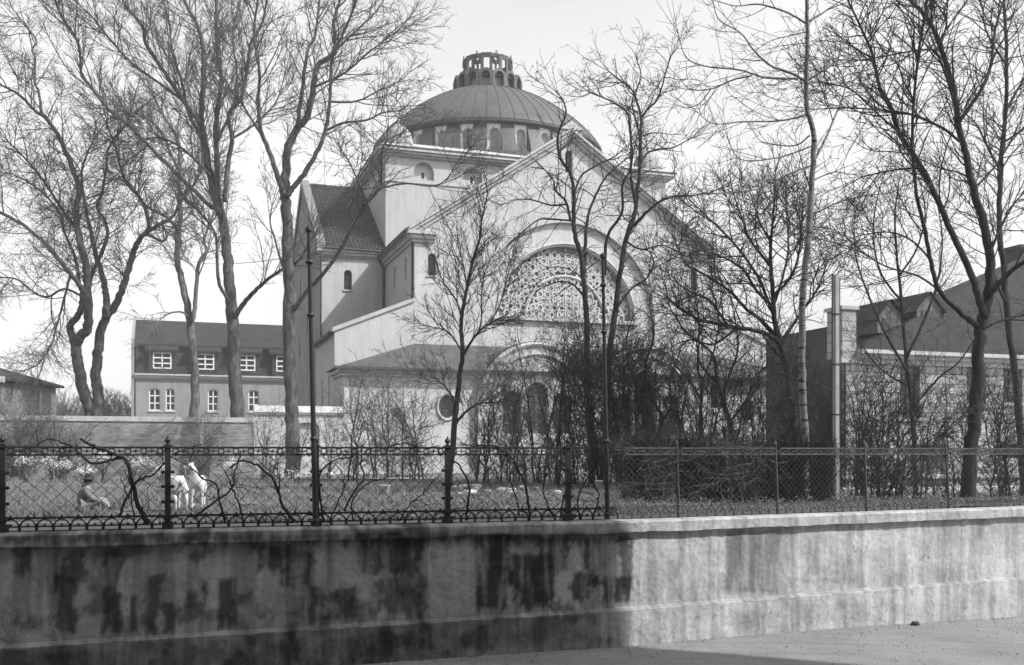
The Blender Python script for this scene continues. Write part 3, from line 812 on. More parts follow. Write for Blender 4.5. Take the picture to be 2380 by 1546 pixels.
for k in ks:
    for x in xs:
        y = fence_y(min(max(x, -30), 40)) + k - .02
        m.v.append(Vector((x, y, road_z(x) + .012 * mn.noise(Vector((x * .9, y * .9, 3))))))
n = len(xs)
for i in range(len(ks) - 1):
    for j in range(n - 1): m.f.append((i * n + j, i * n + j + 1, (i + 1) * n + j + 1, (i + 1) * n + j))
rm_, nt, b = new_mat('sandy_road')
v = obj_vec(nt, (1, 1, 1)); x = remap(nt, noise(nt, v, .8, 8, .6), .3, .7, .82, 1.15)
rot = nt.nodes.new('ShaderNodeMapping'); rot.inputs['Rotation'].default_value = (0, 0, -.42); rot.inputs['Scale'].default_value = (.25, 2.2, 1); tcn = nt.nodes.new('ShaderNodeTexCoord'); nt.links.new(tcn.outputs['Object'], rot.inputs['Vector'])
x = math_n(nt, 'MULTIPLY', x, remap(nt, noise(nt, rot.outputs[0], 1.6, 5, .55), .3, .7, .88, 1.12))
x = math_n(nt, 'MULTIPLY', x, remap(nt, noise(nt, v, 30, 4, .7), .25, .75, .8, 1.2))
set_val(nt, b, math_n(nt, 'MULTIPLY', x, .215)); b.inputs['Roughness'].default_value = .95; bump(nt, b, noise(nt, v, 40, 5, .7), .5, .02)
tag(m.build('road', rm_, None, smooth=True), kind='structure')

# ---- retaining wall along the street
GWALL = thing('retaining_wall', 'long stained cement retaining wall with a coping along the street', 'wall', J + UP * -3.15)
PATCH = [  # u0,u1,v0,v1, factor, ragged: areas of old repair, damp and run marks; also dark bands along coping and plinth
 (833, 975, 1238, 1332, 0.21, 10), (608, 728, 1262, 1325, 0.20, 14), (655, 690, 1320, 1365, 0.21, 8), (700, 718, 1320, 1362, 0.23, 6),
 (1112, 1185, 1240, 1415, 0.17, 10), (1185, 1300, 1290, 1412, 0.18, 22), (1250, 1320, 1245, 1330, 0.23, 8), (1330, 1375, 1330, 1400, 0.17, 12), (1352, 1378, 1250, 1330, 0.21, 8), (1395, 1470, 1340, 1398, 0.21, 16), (1440, 1470, 1250, 1400, 0.25, 6),
 (150, 198, 1275, 1350, 0.25, 12), (135, 178, 1350, 1470, 0.24, 9), (240, 278, 1280, 1475, 0.24, 10), (300, 318, 1385, 1470, 0.28, 6), (335, 375, 1340, 1468, 0.25, 10), (372, 410, 1400, 1468, 0.24, 10), (430, 470, 1372, 1420, 0.35, 8), (505, 545, 1345, 1462, 0.21, 6), (468, 482, 1350, 1410, 0.28, 5), (35, 75, 1275, 1335, 0.28, 14), (115, 130, 1290, 1380, 0.30, 5),
 (720, 755, 1360, 1445, 0.25, 9), (785, 835, 1370, 1440, 0.25, 14), (690, 705, 1385, 1445, 0.30, 5), (870, 985, 1350, 1430, 0.31, 22), (560, 640, 1260, 1300, 0.68, 16), (0, 1460, 1238, 1262, 0.31, 12),
 (985, 1112, 1250, 1345, 1.15, 14), (375, 600, 1275, 1340, 1.12, 22), (1190, 1218, 1250, 1400, 0.95, 6),
 (1684, 1815, 1232, 1378, 0.52, 7), (1880, 1902, 1250, 1335, 0.66, 6), (1962, 2000, 1300, 1372, 0.70, 12), (1548, 1575, 1310, 1340, 0.72, 8), (1660, 1690, 1335, 1372, 0.74, 8), (2050, 2090, 1330, 1368, 0.78, 10), (2170, 2235, 1325, 1358, 0.76, 10), (2270, 2288, 1205, 1255, 0.64, 6),
 (1840, 1990, 1345, 1352, 0.72, 4), (1500, 1530, 1300, 1400, 0.78, 5), (1600, 1625, 1290, 1400, 0.80, 8), (1700, 1780, 1420, 1462, 0.70, 20), (1840, 1900, 1410, 1455, 0.66, 18), (1960, 2000, 1400, 1450, 0.64, 14), (2060, 2160, 1405, 1440, 0.72, 18), (2230, 2245, 1390, 1420, 0.67, 5),
 (0, 700, 1500, 1560, 0.64, 30), (560, 1000, 1470, 1530, 0.35, 34), (1000, 1400, 1430, 1500, 0.62, 26)]
def stain_shade(p, t):  # stains of the cement, plus shade painted into the left run
    u = CX + p.x / p.y * FPX; v = HZ - p.z / p.y * FPX
    n1 = mn.noise(Vector((t * 2.6, p.z * .28, 1))); n2 = mn.noise(Vector((t * 9, p.z * .7, 5))); n3 = mn.noise(Vector((t * 1.1, p.z * 1.6, 9))); n4 = mn.noise(Vector((t * 5, p.z * 5, 2)))
    n5 = mn.noise(Vector((t * 16, p.z * 14, 7)))
    f = 1 + .12 * n1 + .12 * n2 + .22 * n3 + .14 * n4 + .10 * n5
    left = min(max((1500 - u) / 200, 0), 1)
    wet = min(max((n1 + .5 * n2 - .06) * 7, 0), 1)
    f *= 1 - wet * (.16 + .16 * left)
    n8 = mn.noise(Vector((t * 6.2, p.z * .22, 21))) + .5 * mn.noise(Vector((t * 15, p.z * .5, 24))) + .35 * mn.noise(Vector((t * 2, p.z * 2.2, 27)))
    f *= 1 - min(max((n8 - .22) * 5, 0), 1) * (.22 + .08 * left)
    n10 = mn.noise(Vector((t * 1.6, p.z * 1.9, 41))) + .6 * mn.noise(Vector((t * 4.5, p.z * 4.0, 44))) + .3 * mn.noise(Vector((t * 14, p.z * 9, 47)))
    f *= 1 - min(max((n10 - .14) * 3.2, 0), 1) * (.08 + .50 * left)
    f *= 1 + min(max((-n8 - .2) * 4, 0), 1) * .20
    if v > 1400 and p.z < led(t) - .05: f *= 1 - left * .55 * min(max(.75 + 1.0 * n3 + .8 * n4, 0), 1)  # left plinth: damp blotches with shade painted in
    if abs(p.z - led(t) + .012) < .022: f *= .78 + .12 * n5 - .05 * (1 - left)
    for u0, u1, v0, v1, k, rg in PATCH:
        if u < u0 - 30 or u > u1 + 30 or v < v0 - 40 or v > v1 + 40: continue
        dr_ = mn.noise(Vector((t * 7, u0 * .01, 3))) + .6 * mn.noise(Vector((t * 22, u0 * .01, 8)))
        n9 = mn.noise(Vector((t * 2.7, p.z * 3.1, 31)))
        du = min(u - u0, u1 - u) + rg * (.7 * n2 + .8 * n5 + 1.0 * n4 + 1.6 * n9)
        dv = min((v - v0) + rg * (.8 * n4 + 1.4 * n9), (v1 - v) + rg * 1.6 * dr_ + rg * .5 * n5)
        q = min(max(min(du / (2.5 + rg * .8), dv / (4 + rg * .8)) + .5, 0), 1)
        n6 = mn.noise(Vector((t * 6.5, p.z * .9, 12))); n7 = mn.noise(Vector((t * 17, p.z * 1.6, 15)))
        q *= min(max(.92 + 1.3 * n6 + .7 * n7 + .3 * n5, .32), 1)
        f *= 1 + (k - 1) * q
    f *= 1 - .24 * left  # shade painted over the whole left run, fading out to the right
    return max(f, .05)
wm, nt, b = new_mat('stained_shaded_cement')
at_ = nt.nodes.new('ShaderNodeAttribute'); at_.attribute_name = 'stain_shade'
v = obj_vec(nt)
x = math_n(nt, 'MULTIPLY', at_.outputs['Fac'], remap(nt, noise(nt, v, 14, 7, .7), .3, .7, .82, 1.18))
x = math_n(nt, 'MULTIPLY', x, remap(nt, noise(nt, v, 60, 3, .7), .3, .7, .88, 1.12))
vo = nt.nodes.new('ShaderNodeTexVoronoi'); vo.feature = 'DISTANCE_TO_EDGE'; vo.inputs['Scale'].default_value = .45
dv_ = nt.nodes.new('ShaderNodeVectorMath'); dv_.operation = 'ADD'; nz_ = N(nt, 'ShaderNodeTexNoise', Scale=2.5, Detail=6.0); nt.links.new(v, nz_.inputs['Vector']); nt.links.new(v, dv_.inputs[0]); nt.links.new(nz_.outputs['Color'], dv_.inputs[1]); nt.links.new(dv_.outputs[0], vo.inputs['Vector'])
crk = remap(nt, math_n(nt, 'ADD', vo.outputs['Distance'], remap(nt, noise(nt, v, 1.3, 3, .5), .45, .55, .02, 0)), .0, .008, .6, 1)
x = math_n(nt, 'MULTIPLY', x, crk)
set_val(nt, b, math_n(nt, 'MULTIPLY', x, .42)); b.inputs['Roughness'].default_value = .95; bump(nt, b, noise(nt, v, 22, 8, .75), .5, .03)
def led(t): return -2.52 - (.010 * max(-t, 0)) + .001 * t
def wall_strip(name, prof, t0, t1, step=.03, sub=14, rough=.012):
    """prof(t) -> list of (towards street, z); the strip follows both runs of the wall"""
    mb = MB(); st = []
    nt_ = int((t1 - t0) / step); cols = None
    for i in range(nt_ + 1):
        t = t0 + (t1 - t0) * i / nt_
        d, nn = (LF, LN) if t < 0 else (RF, RN)
        if abs(t) < 1e-6: nn = (LN + RN).normalized()
        pr = prof(t); pts = []
        for a in range(len(pr) - 1):
            ln = math.hypot(pr[a + 1][0] - pr[a][0], pr[a + 1][1] - pr[a][1]); k = max(1, int(ln / .035 + .5)) if name != 'coping' else max(1, int(ln / .06 + .5))
            k = sub_n[name][a]
            for q in range(k): pts.append((pr[a][0] + (pr[a + 1][0] - pr[a][0]) * q / k, pr[a][1] + (pr[a + 1][1] - pr[a][1]) * q / k))
        pts.append(pr[-1]); cols = len(pts)
        for o_, z in pts:
            r_ = rough * (mn.noise(Vector((t * 3, z * 3, 11))) + .5 * mn.noise(Vector((t * 11, z * 11, 4))))
            p = J + d * t + nn * (o_ + r_) + UP * z
            mb.v.append(p); st.append(stain_shade(p, t))
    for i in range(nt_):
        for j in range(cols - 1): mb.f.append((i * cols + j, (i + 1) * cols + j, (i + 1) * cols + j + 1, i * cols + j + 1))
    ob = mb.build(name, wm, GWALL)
    a = ob.data.attributes.new('stain_shade', 'FLOAT', 'POINT'); a.data.foreach_set('value', st)
    return ob
sub_n = {'plinth': [24, 3], 'wall_face': [44], 'coping': [2, 6, 14, 4]}
def copb(t):   # ragged lower edge of the coping, broken away in places
    e = .018 * mn.noise(Vector((t * 1.3, 0, 0))) + .012 * mn.noise(Vector((t * 6, 1, 0)))
    if -3.1 < t < -1.0: e += .07 * max(0, mn.noise(Vector((t * 2.2, 5, 0))) + .25)
    if -7.4 < t < -5.5: e += .05 * max(0, mn.noise(Vector((t * 3, 8, 0))))
    return -1.30 + e
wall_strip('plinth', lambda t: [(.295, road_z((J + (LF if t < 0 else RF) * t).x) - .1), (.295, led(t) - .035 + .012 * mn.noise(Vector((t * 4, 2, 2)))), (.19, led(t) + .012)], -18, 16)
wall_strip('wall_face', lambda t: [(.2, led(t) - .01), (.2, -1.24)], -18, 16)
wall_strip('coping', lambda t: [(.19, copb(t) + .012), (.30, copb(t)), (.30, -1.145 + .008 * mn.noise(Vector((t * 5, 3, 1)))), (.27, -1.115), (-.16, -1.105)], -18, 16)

# ---- iron fence on the wall
def seg(t): return (J + (LF if t < 0 else RF) * t)
def t_at(u):
    q = (u - CX) / FPX
    for d in (LF, RF):
        t = (q * J.y - J.x) / (d.x - q * d.y)
        if (d is LF) == (t < 0): return t
    return t
def fence(name, label, posts, mat, leans, post_r, square):
    root = thing(name, label, 'fence', seg(sum(posts) / len(posts)) + UP * -1.1)
    for i, t in enumerate(posts):
        if abs(t) < .09: continue          # the two fences meet without a post
        d = LF if t < 0 else RF; nn = LN if t < 0 else RN
        p = seg(t); m = MB(); k = leans[i] if leans else 0
        if square:
            m.obox(p, d, nn, .040, .040, -1.1, .10)
            m.obox(p, d, nn, .075, .075, -1.102, -1.0); m.obox(p, d, nn, .062, .062, -.95, -.9)
            for z in (-.72, -.5, -.29):
                m.obox(p, d, nn, .052, .052, z - .02, z + .02)
                for sg in (-1, 1): m.lathe(p + d * (sg * .07), [(.004, z - .028), (.024, z - .015), (.028, z), (.024, z + .015), (.004, z + .028)], 8)
            m.obox(p, d, nn, .062, .062, .06, .09)
        else:
            m.tube([p + UP * -1.1, p - d * (k * .5) + UP * -.5, p - d * k + UP * .09], [post_r * 1.1, post_r, post_r * .9], 8)
            for z in (-1.02, -.9, -.05): m.lathe(p - d * (k * (z + 1.1) / 1.2), [(post_r, z - .02), (post_r * 1.6, z), (post_r, z + .02)], 8)
        po = m.build('fence_post', mat, root)
        m = MB(); q = p - d * k
        if square: m.lathe(q, [(.02, .10), (.030, .11), (.018, .125), (.038, .145), (.044, .168), (.036, .19), (.012, .21), (.015, .22), (.004, .24)], 12)
        else: m.lathe(q, [(post_r * .8, .09), (.028, .115), (.034, .14), (.022, .165), (.004, .2)], 10)
        m.build('post_finial', mat, po)
    for i in range(len(posts) - 1):
        a, b_ = posts[i], posts[i + 1]; d = LF if a < 0 else RF; nn = LN if a < 0 else RN
        L = b_ - a; n = max(2, round(L / (.214 if square else .19))); w = L / n
        P = lambda x, z, a=a, d=d: seg(a) + d * x + UP * z
        g = .05
        m = MB()
        for z, h in ((.06, .014), (-.045, .013), (-.92, .015), (-1.04, .010)):
            c = (P(g, 0) + P(L - g, 0)) / 2; m.obox(c, d, nn, L / 2 - g, .012, z - h, z + h)
        rail = m.build('fence_panel', mat, root)
        m = MB(); rr = .040; zc = .008
        for k in range(n):
            x = (k + .5) * w
            m.tube([P(x + rr * math.cos(2 * math.pi * j / 12), zc + rr * math.sin(2 * math.pi * j / 12)) for j in range(13)], .0105 if square else .0115, 4, cap=False)
            for sg in (-1, 1): m.tube([P(x + sg * rr, zc), P(x + sg * (w / 2), zc)], .008, 4, cap=False)
            m.tube([P(x + w / 2, zc - .028), P(x + w / 2, zc + .028)], .009, 4)
            m.tube([P(x + w / 2 - .018, zc), P(x + w / 2 + .018, zc)], .013, 4)
            for sx in (-1, 1):
                for sz in (-1, 1): m.tube([P(x + sx * rr * .72, zc + sz * rr * .72), P(x + sx * .062, zc + sz * .052)], .005, 4, cap=False)
            m.lathe(P(x, -.062), [(.004, -.014), (.018, 0), (.004, .014)], 6)
        m.build('ring_frieze', mat, rail)
        m = MB(); zt_, zb_ = -.05, -.92; hh = zt_ - zb_; sl = .95; run = hh / sl
        pitch = w * (1.0 if square else .62)
        x = -run
        while x < L + run:
            for sg in (1, -1):
                xa, xb = (x, x + run) if sg == 1 else (x + run, x)
                za, zb2 = zb_, zt_
                # clip to panel
                pa, pb = [xa, za], [xb, zb2]
                def clip(p_, q_):
                    for lim, s_ in ((g, 1), (L - g, -1)):
                        if (p_[0] - lim) * s_ < 0:
                            f_ = (lim - p_[0]) / (q_[0] - p_[0]) if q_[0] != p_[0] else 2
                            if f_ < 0 or f_ > 1: return None
                            p_ = [lim, p_[1] + (q_[1] - p_[1]) * f_]
                    return p_
                A = clip(pa, pb); B = clip(pb, pa) if A else None
                if A and B: m.tube([P(A[0], A[1]) + nn * (.004 * sg), P(B[0], B[1]) + nn * (.004 * sg)], .0042 if square else .003, 3, cap=False)
            x += pitch
        m.build('wire_mesh', mat, rail)
        m = MB()
        for k in range(n):
            x = (k + .5) * w; ra = w * .45
            m.tube([P(x - ra, -1.10)] + [P(x - ra * math.cos(math.pi * j / 10), -1.045 + (.105 if square else .10) * math.sin(math.pi * j / 10)) for j in range(11)] + [P(x + ra, -1.10)], .0125 if square else .0135, 4)
            m.lathe(P(x, -1.035), [(.004, -.0), (.022, .012), (.016, .03), (.004, .036)], 6)
            m.lathe(P(x, -.90), [(.02, -.012), (.022, .004), (.010, .018), (.004, .03)], 6)
            m.tube([P(x + w / 2, -1.102), P(x + w / 2, -1.0)], .013, 5)
        m.build('arch_border', mat, rail)
    return root
lp = [t_at(u) for u in (5, 390, 735, 1040, 1320)]
lp = [lp[0] - 4.3, lp[0] - 2.15] + lp + [-.03]
fence('iron_fence', 'black cast iron fence with ring frieze, diamond wire and square posts', lp, M['iron'], None, .03, True)
rp = [.06] + [t_at(u) for u in (1578, 1808, 2014, 2206, 2386)]; rp += [rp[-1] + 2, rp[-1] + 4]
fence('grey_iron_fence', 'grey iron fence, tone lightened as if in sun, with slim round posts leaning a little', rp, M['grey_iron'], [0, .05, .06, .05, .10, .10, .05, .05], .026, False)

# ---- slim poles
def pole(u0, v0, u1, v1, Y, r, label):
    a = at(u0, v0, Y); b_ = at(u1, v1, Y - .05)
    o = thing('iron_pole', label, 'pole', a)
    m = MB(); n = 8; pts = [a + (b_ - a) * (i / n) for i in range(n + 1)]
    m.tube(pts, [r * (1.25 - .5 * i / n) for i in range(n + 1)], 10); sh = m.build('shaft', M['iron'], o)
    m = MB(); ax = (b_ - a).normalized()
    for f in (.02, .3, .72, .9):
        c = a + (b_ - a) * f; m.tube([c - ax * .03, c, c + ax * .03], [r * 1.2, r * 1.65, r * 1.2], 10)
    m.build('collar', M['iron'], o)
    m = MB(); m.tube([b_, b_ + ax * .03, b_ + ax * .07, b_ + ax * .10], [r * .8, r * 1.4, r * 1.3, r * .3], 10); m.build('pole_cap', M['iron'], o)
    return o
Yp1 = seg(t_at(735)).y - .12; Yp2 = seg(t_at(1412)).y - .12
pole(734, 1224, 717, 541, Yp1, .036, 'slim black iron pole rising from the fence left of the synagogue front')
pole(1412, 1206, 1401, 602, Yp2, .034, 'slim black iron pole rising from the fence in front of the tracery window')
o = thing('square_post', 'tall square weathered post with a pale face beside the birch', 'post', at(1943, 1165, 22))
p = at(1943, 1165, 22); p.z = ground_z(p.x, p.y) - .05; zt_ = (HZ - 640) / FPX * 22
o.location = p
m = MB(); m.obox(Vector((p.x, p.y, 0)), RF, RN, .05, .05, p.z, zt_); m.build('post_shaft', M['wood_pale'], o)
m = MB(); m.obox(Vector((p.x - .06, p.y + .03, 0)), RF, RN, .008, .03, p.z, zt_ + .03); m.obox(Vector((p.x + .062, p.y + .04, 0)), RF, RN, .012, .05, p.z, zt_ - .04)
for z in (.8, 1.9, 3.0): m.obox(Vector((p.x, p.y, 0)), RF, RN, .075, .06, z, z + .03)
m.build('post_batten', M['iron'], o)
# tie wire between the pole and the big trees
m = MB(); a = at(719, 590, Yp1); b_ = at(380, 583, 47.5); n = 14
m.tube([a + (b_ - a) * (i / n) - UP * (.35 * 4 * (i / n) * (1 - i / n)) for i in range(n + 1)], .008, 4); w_ = m.build('wire', M['iron'], None); tag(w_, 'thin overhead wire running from the left iron pole to the trees', 'wire')

# ---- the tall house across the street whose shade falls on the wall
sun_h = Vector((.936, -.353, 0)).normalized()
A = at(1470, 1495, 16.1); corner = Vector((A.x, A.y, 0)) + sun_h * 22
TB = thing('street_house', 'tall house across the street that shades the left part of the wall', 'house', corner - LF * 7.5 + UP * -3.2)
m = MB(); c = corner - LF * 13 - LN * -.0
mid = corner - LF * 7.5 + LN * 5.0
ztop = .15 + (Vector((corner.x, corner.y, 0)) - A).to_2d().length * 1.0 - .35
m.obox(Vector((mid.x, mid.y, 0)), LF, LN, 7.5, 5.0, -3.6, ztop); m.build('house_wall', M['house_wall'], TB)
m = MB(); q = [(-5.2, ztop), (5.2, ztop), (.0, ztop + 1.2)]
m.add([Vector((mid.x, mid.y, 0)) + LF * e + LN * a + UP * b for e in (-7.6, 7.4) for a, b in q], [(0, 1, 4, 3), (1, 2, 5, 4), (2, 0, 3, 5), (0, 1, 2), (3, 4, 5)]); m.build('roof', M['house_tile'], TB)
m = MB()
for k in range(4):
    for j in range(6):
        cc = Vector((mid.x, mid.y, 0)) + LF * (-6.0 + k * 4.0) - LN * 5.0; m.obox(cc, LF, LN, .6, .05, -1.8 + j * 3.6, .2 + j * 3.6)
m.build('window', M['glass'], TB)

# ---- unseen row house added behind the viewer, its height set to darken the wall
RH2 = thing('sky_blocker_house', 'unseen row house added behind the viewer to block sky light from the wall', 'house', seg(-14) + LN * 17.2 + UP * -3.3)
m = MB(); c = seg(-16) + LN * 22.5; m.obox(Vector((c.x, c.y, 0)), LF, LN, 24.0, 5.0, -3.6, 22); m.build('house_wall', M['house_wall'], RH2)
m = MB(); m.add([Vector((c.x, c.y, 0)) + LF * e + LN * a + UP * b for e in (-24.1, 24.1) for a, b in ((-5.3, 22), (5.3, 22), (0, 25))], [(0, 1, 4, 3), (1, 2, 5, 4), (2, 0, 3, 5), (0, 1, 2), (3, 4, 5)]); m.build('roof', M['house_tile'], RH2)
# ================================================================ bare trees and shrubs
class TW:
    """collects thin tubes quickly"""
    def __init__(s): s.v = []; s.f = []
    def tube(s, pts, r0, r1, n=3):
        m = len(pts); b = len(s.v); ch = pts[-1] - pts[0]
        if ch.length < 1e-6: return
        ch.normalize(); a = ch.orthogonal().normalized(); c = ch.cross(a)
        cs = [(math.cos(2 * math.pi * k / n), math.sin(2 * math.pi * k / n)) for k in range(n)]
        for i, p in enumerate(pts):
            r = r0 + (r1 - r0) * i / (m - 1)
            for x, y in cs: s.v.append((p.x + (a.x * x + c.x * y) * r, p.y + (a.y * x + c.y * y) * r, p.z + (a.z * x + c.z * y) * r))
        for i in range(m - 1):
            o = b + i * n
            for k in range(n):
                k2 = (k + 1) % n; s.f.append((o + k, o + k2, o + n + k2, o + n + k))
    def leaf(s, p, r, rng):
        a = Vector((rng.uniform(-1, 1), rng.uniform(-1, 1), rng.uniform(-1, .3))).normalized(); c = a.orthogonal().normalized()
        b = len(s.v); q = [p, p + a * r + c * r * .5, p + a * r * 2.2, p + a * r - c * r * .5]
        s.v += [tuple(x) for x in q]; s.f.append((b, b + 1, b + 2, b + 3))
    def build(s, name, mat, parent):
        o = root_loc(parent); me = bpy.data.meshes.new(name)
        me.from_pydata([(x - o.x, y - o.y, z - o.z) for x, y, z in s.v], [], s.f); me.update()
        ob = bpy.data.objects.new(name, me); COL.objects.link(ob); ob.parent = parent; me.materials.append(mat); return ob

def rv(rng):
    while True:
        v = Vector((rng.uniform(-1, 1), rng.uniform(-1, 1), rng.uniform(-1, 1)))
        if .05 < v.length < 1: return v.normalized()

def grow(tw, p, d, L, r, lev, P, rng):
    """one branch of level lev and everything on it"""
    seg = P['seg'][lev]; n = max(2, int(L / seg)); sl = L / n
    pts = [p.copy()]; dirs = []
    d = d.normalized(); bend = rv(rng) * P['curl'] * rng.random()
    for i in range(n):
        d = (d + rv(rng) * P['wig'] + UP * P['up'][lev] * sl + bend * sl).normalized()
        p = p + d * sl; pts.append(p.copy()); dirs.append(d.copy())
    rt = max(P['rmin'], r * .35)
    tw.tube(pts, r, rt, 4 if lev <= 1 and r > .012 else 3)
    if lev >= P['max']:
        if P.get('pod') and rng.random() < P['pod']: P['podtw'].leaf(pts[-1], P['podr'] * rng.uniform(.7, 1.3), rng)
        return
    k = P['den'][lev] * L
    k = int(k) + (1 if rng.random() < k - int(k) else 0)
    for _ in range(k):
        t = P['t0'][lev] + (1 - P['t0'][lev]) * rng.random()
        i = min(n - 1, int(t * n)); f = t * n - i
        q = pts[i] + (pts[i + 1] - pts[i]) * f
        side = dirs[i].cross(rv(rng)).normalized(); an = R(P['ang'] * rng.uniform(.7, 1.25))
        dd = dirs[i] * math.cos(an) + side * math.sin(an)
        LL = P['len'][lev + 1] * rng.uniform(.55, 1.2) * (1.15 - .55 * t)
        rr = max(P['rmin'], min(P['rad'][lev + 1] * rng.uniform(.8, 1.15), r * .75))
        grow(tw, q, dd, LL, rr, lev + 1, P, rng)

BASEP = dict(seg=[.5, .34, .24, .16], wig=.16, curl=.25, up=[.10, .10, .08, .05], rmin=.006, max=3, den=[1.6, 3.2, 4.5], t0=[.12, .12, .15], ang=42, len=[4, 2.6, 1.15, .5], rad=[.06, .028, .014, .009])
def PP(**k):
    d = dict(BASEP); d.update(k); return d

def smooth_line(pts, rad, n_per):
    out = []; ro = []
    m = len(pts)
    for i in range(m - 1):
        p0 = pts[max(i - 1, 0)]; p1 = pts[i]; p2 = pts[i + 1]; p3 = pts[min(i + 2, m - 1)]
        for k in range(n_per):
            t = k / n_per
            q = .5 * ((2 * p1) + (p2 - p0) * t + (2 * p0 - 5 * p1 + 4 * p2 - p3) * t * t + (3 * p1 - p0 - 3 * p2 + p3) * t ** 3)
            out.append(q); ro.append(rad[i] + (rad[i + 1] - rad[i]) * t)
    out.append(pts[-1]); ro.append(rad[-1]); return out, ro

def tree(name, label, cat, Y, limbs, P, seed, bark, twig, group=None, dens=1.6, tmul=1.0, podm=None):
    """limbs: (photo points, start radius px, end radius px, depth gained along the limb, start of side branches 0..1)
       the first limb is the trunk and is carried down to the ground"""
    rng = random.Random(seed)
    tb = MB(); tw = TW()
    if P.get('pod'): P['podtw'] = TW()
    u0, v0 = limbs[0][0][0]
    b = at(u0, v0, Y); gz = ground_z(b.x, b.y); foot = Vector((b.x, b.y, gz - .1))
    root = thing(name, label, cat, Vector((b.x, b.y, gz)), group)
    sc = Y / FPX
    for li, (pp, r0, r1, dy, ts) in enumerate(limbs):
        n = len(pp); pts = []; 
        for i, (u, v) in enumerate(pp):
            f = i / max(n - 1, 1)
            pts.append(at(u, v, Y + dy * f ** 1.3 if li == 0 or dy else Y))
        rad = [(r0 + (r1 - r0) * (i / (n - 1))) * sc for i in range(n)]
        if (li == 0 or ts < 0) and pts[0].z > gz:
            fb = Vector((pts[0].x, pts[0].y, gz - .1)) if li == 0 else Vector((pts[0].x + .15, pts[0].y, gz - .1))
            pts = [fb] + pts; rad = [rad[0] * 1.12] + rad
        ts = abs(ts)
        # natural crookedness
        pts2, rad2 = smooth_line(pts, rad, 5)
        for i in range(1, len(pts2) - 1): pts2[i] = pts2[i] + rv(rng) * min(rad2[i] * .22, .05)
        tb.tube(pts2, rad2, 9 if rad2[0] > .08 else 6)
        # side branches
        L = sum((pts2[i + 1] - pts2[i]).length for i in range(len(pts2) - 1)); acc = 0
        if ts < 1:
            for i in range(len(pts2) - 1):
                d = pts2[i + 1] - pts2[i]; ln = d.length; acc += ln
                f = acc / L
                if f < ts: continue
                k = dens * ln * (.6 + .8 * f); k = int(k) + (1 if rng.random() < k - int(k) else 0)
                for _ in range(k):
                    dn = d.normalized(); side = dn.cross(rv(rng)).normalized(); an = R(P['ang'] * rng.uniform(.7, 1.3))
                    dd = dn * math.cos(an) + side * math.sin(an)
                    LL = P['len'][1] * rng.uniform(.45, 1.25) * tmul * (1.2 - .5 * f)
                    rr = min(P['rad'][1] * rng.uniform(.7, 1.5), rad2[i] * .7)
                    grow(tw, pts2[i] + d * rng.random(), dd, LL, max(rr, P['rmin']), 1, P, rng)
            e = (pts2[-1] - pts2[-2]).normalized()
            for _ in range(3): grow(tw, pts2[-1], (e + rv(rng) * .35), P['len'][1] * rng.uniform(.6, 1.1) * tmul, max(rad2[-1] * .8, P['rmin']), 1, P, rng)
    tb.build('trunk', bark, root, smooth=True)
    tw.build('crown', twig, root)
    if P.get('pod'): P['podtw'].build('seed_pod', M['pod'], root)['kind'] = 'stuff'
    return root

upP = PP(up=[.1, .22, .2, .1], ang=34, len=[4, 2.8, 1.25, .5], wig=.15, rad=[.06, .026, .013, .008], rmin=.006)
spP = PP(up=[.0, .02, .02, .0], ang=50, len=[4, 2.6, 1.2, .5], wig=.2, den=[1.6, 4.6, 5.5], rad=[.06, .027, .013, .008], rmin=.006)
tree('large_tree', 'twin-trunked bare tree behind the brick wall, leftmost of the tall trees', 'tree', 50, [
    ([(210, 968), (203, 934), (190, 890), (180, 839), (176, 805), (185, 785), (200, 768), (207, 738), (203, 687), (203, 646), (200, 619), (190, 578), (180, 534), (178, 484), (183, 440), (166, 383), (146, 339), (129, 305), (105, 274), (81, 257), (44, 220), (7, 200)], 14, 2.2, -2.5, .42),
    ([(176, 805), (168, 782), (163, 755), (180, 738), (190, 707), (193, 683), (185, 663), (163, 636), (136, 602), (102, 562), (51, 521), (0, 494), (-40, 470)], 9, 3, -3, .35),
    ([(203, 653), (230, 602), (249, 551), (244, 514), (226, 484), (236, 450), (246, 400), (252, 345), (285, 300)], 5, 2, -2, .3),
    ([(224, 968), (230, 924), (224, 873), (227, 822), (234, 772), (251, 731), (261, 721), (278, 687), (295, 636), (312, 582), (325, 555), (339, 541), (373, 521), (400, 505), (420, 470)], 13.5, 3, 1.5, -.6),
    ([(245, 740), (247, 704), (244, 673), (237, 636), (224, 595), (210, 534), (200, 484), (190, 400), (215, 330)], 9, 2, 2, .35),
    ([(325, 555), (346, 528), (337, 484), (322, 455), (290, 420), (270, 350), (250, 290)], 5, 2, -1.5, .15),
    ([(339, 541), (358, 552), (380, 561), (396, 534)], 4, 2, 1, .2),
    ([(96, 265), (91, 217), (81, 190), (81, 135), (75, 115), (85, 95), (61, 61), (37, 30)], 3.5, 1.5, 1, .1),
    ([(193, 690), (150, 672), (110, 690), (80, 680), (40, 650), (0, 645)], 3, 1.5, -1, .15),
    ([(163, 640), (150, 690), (140, 730), (128, 770), (120, 800), (90, 845), (60, 860)], 3, 1.2, -1.5, .2),
    ([(185, 663), (175, 600), (150, 540), (135, 490), (90, 440), (40, 410), (0, 400)], 4, 1.5, 2, .2),
    ([(180, 535), (140, 480), (100, 420), (60, 370), (20, 330)], 4, 1.5, -2, .15),
    ], spP, 11, M['bark'], M['twig'], 'tall bare trees behind the brick wall', 3.4, 1.15)
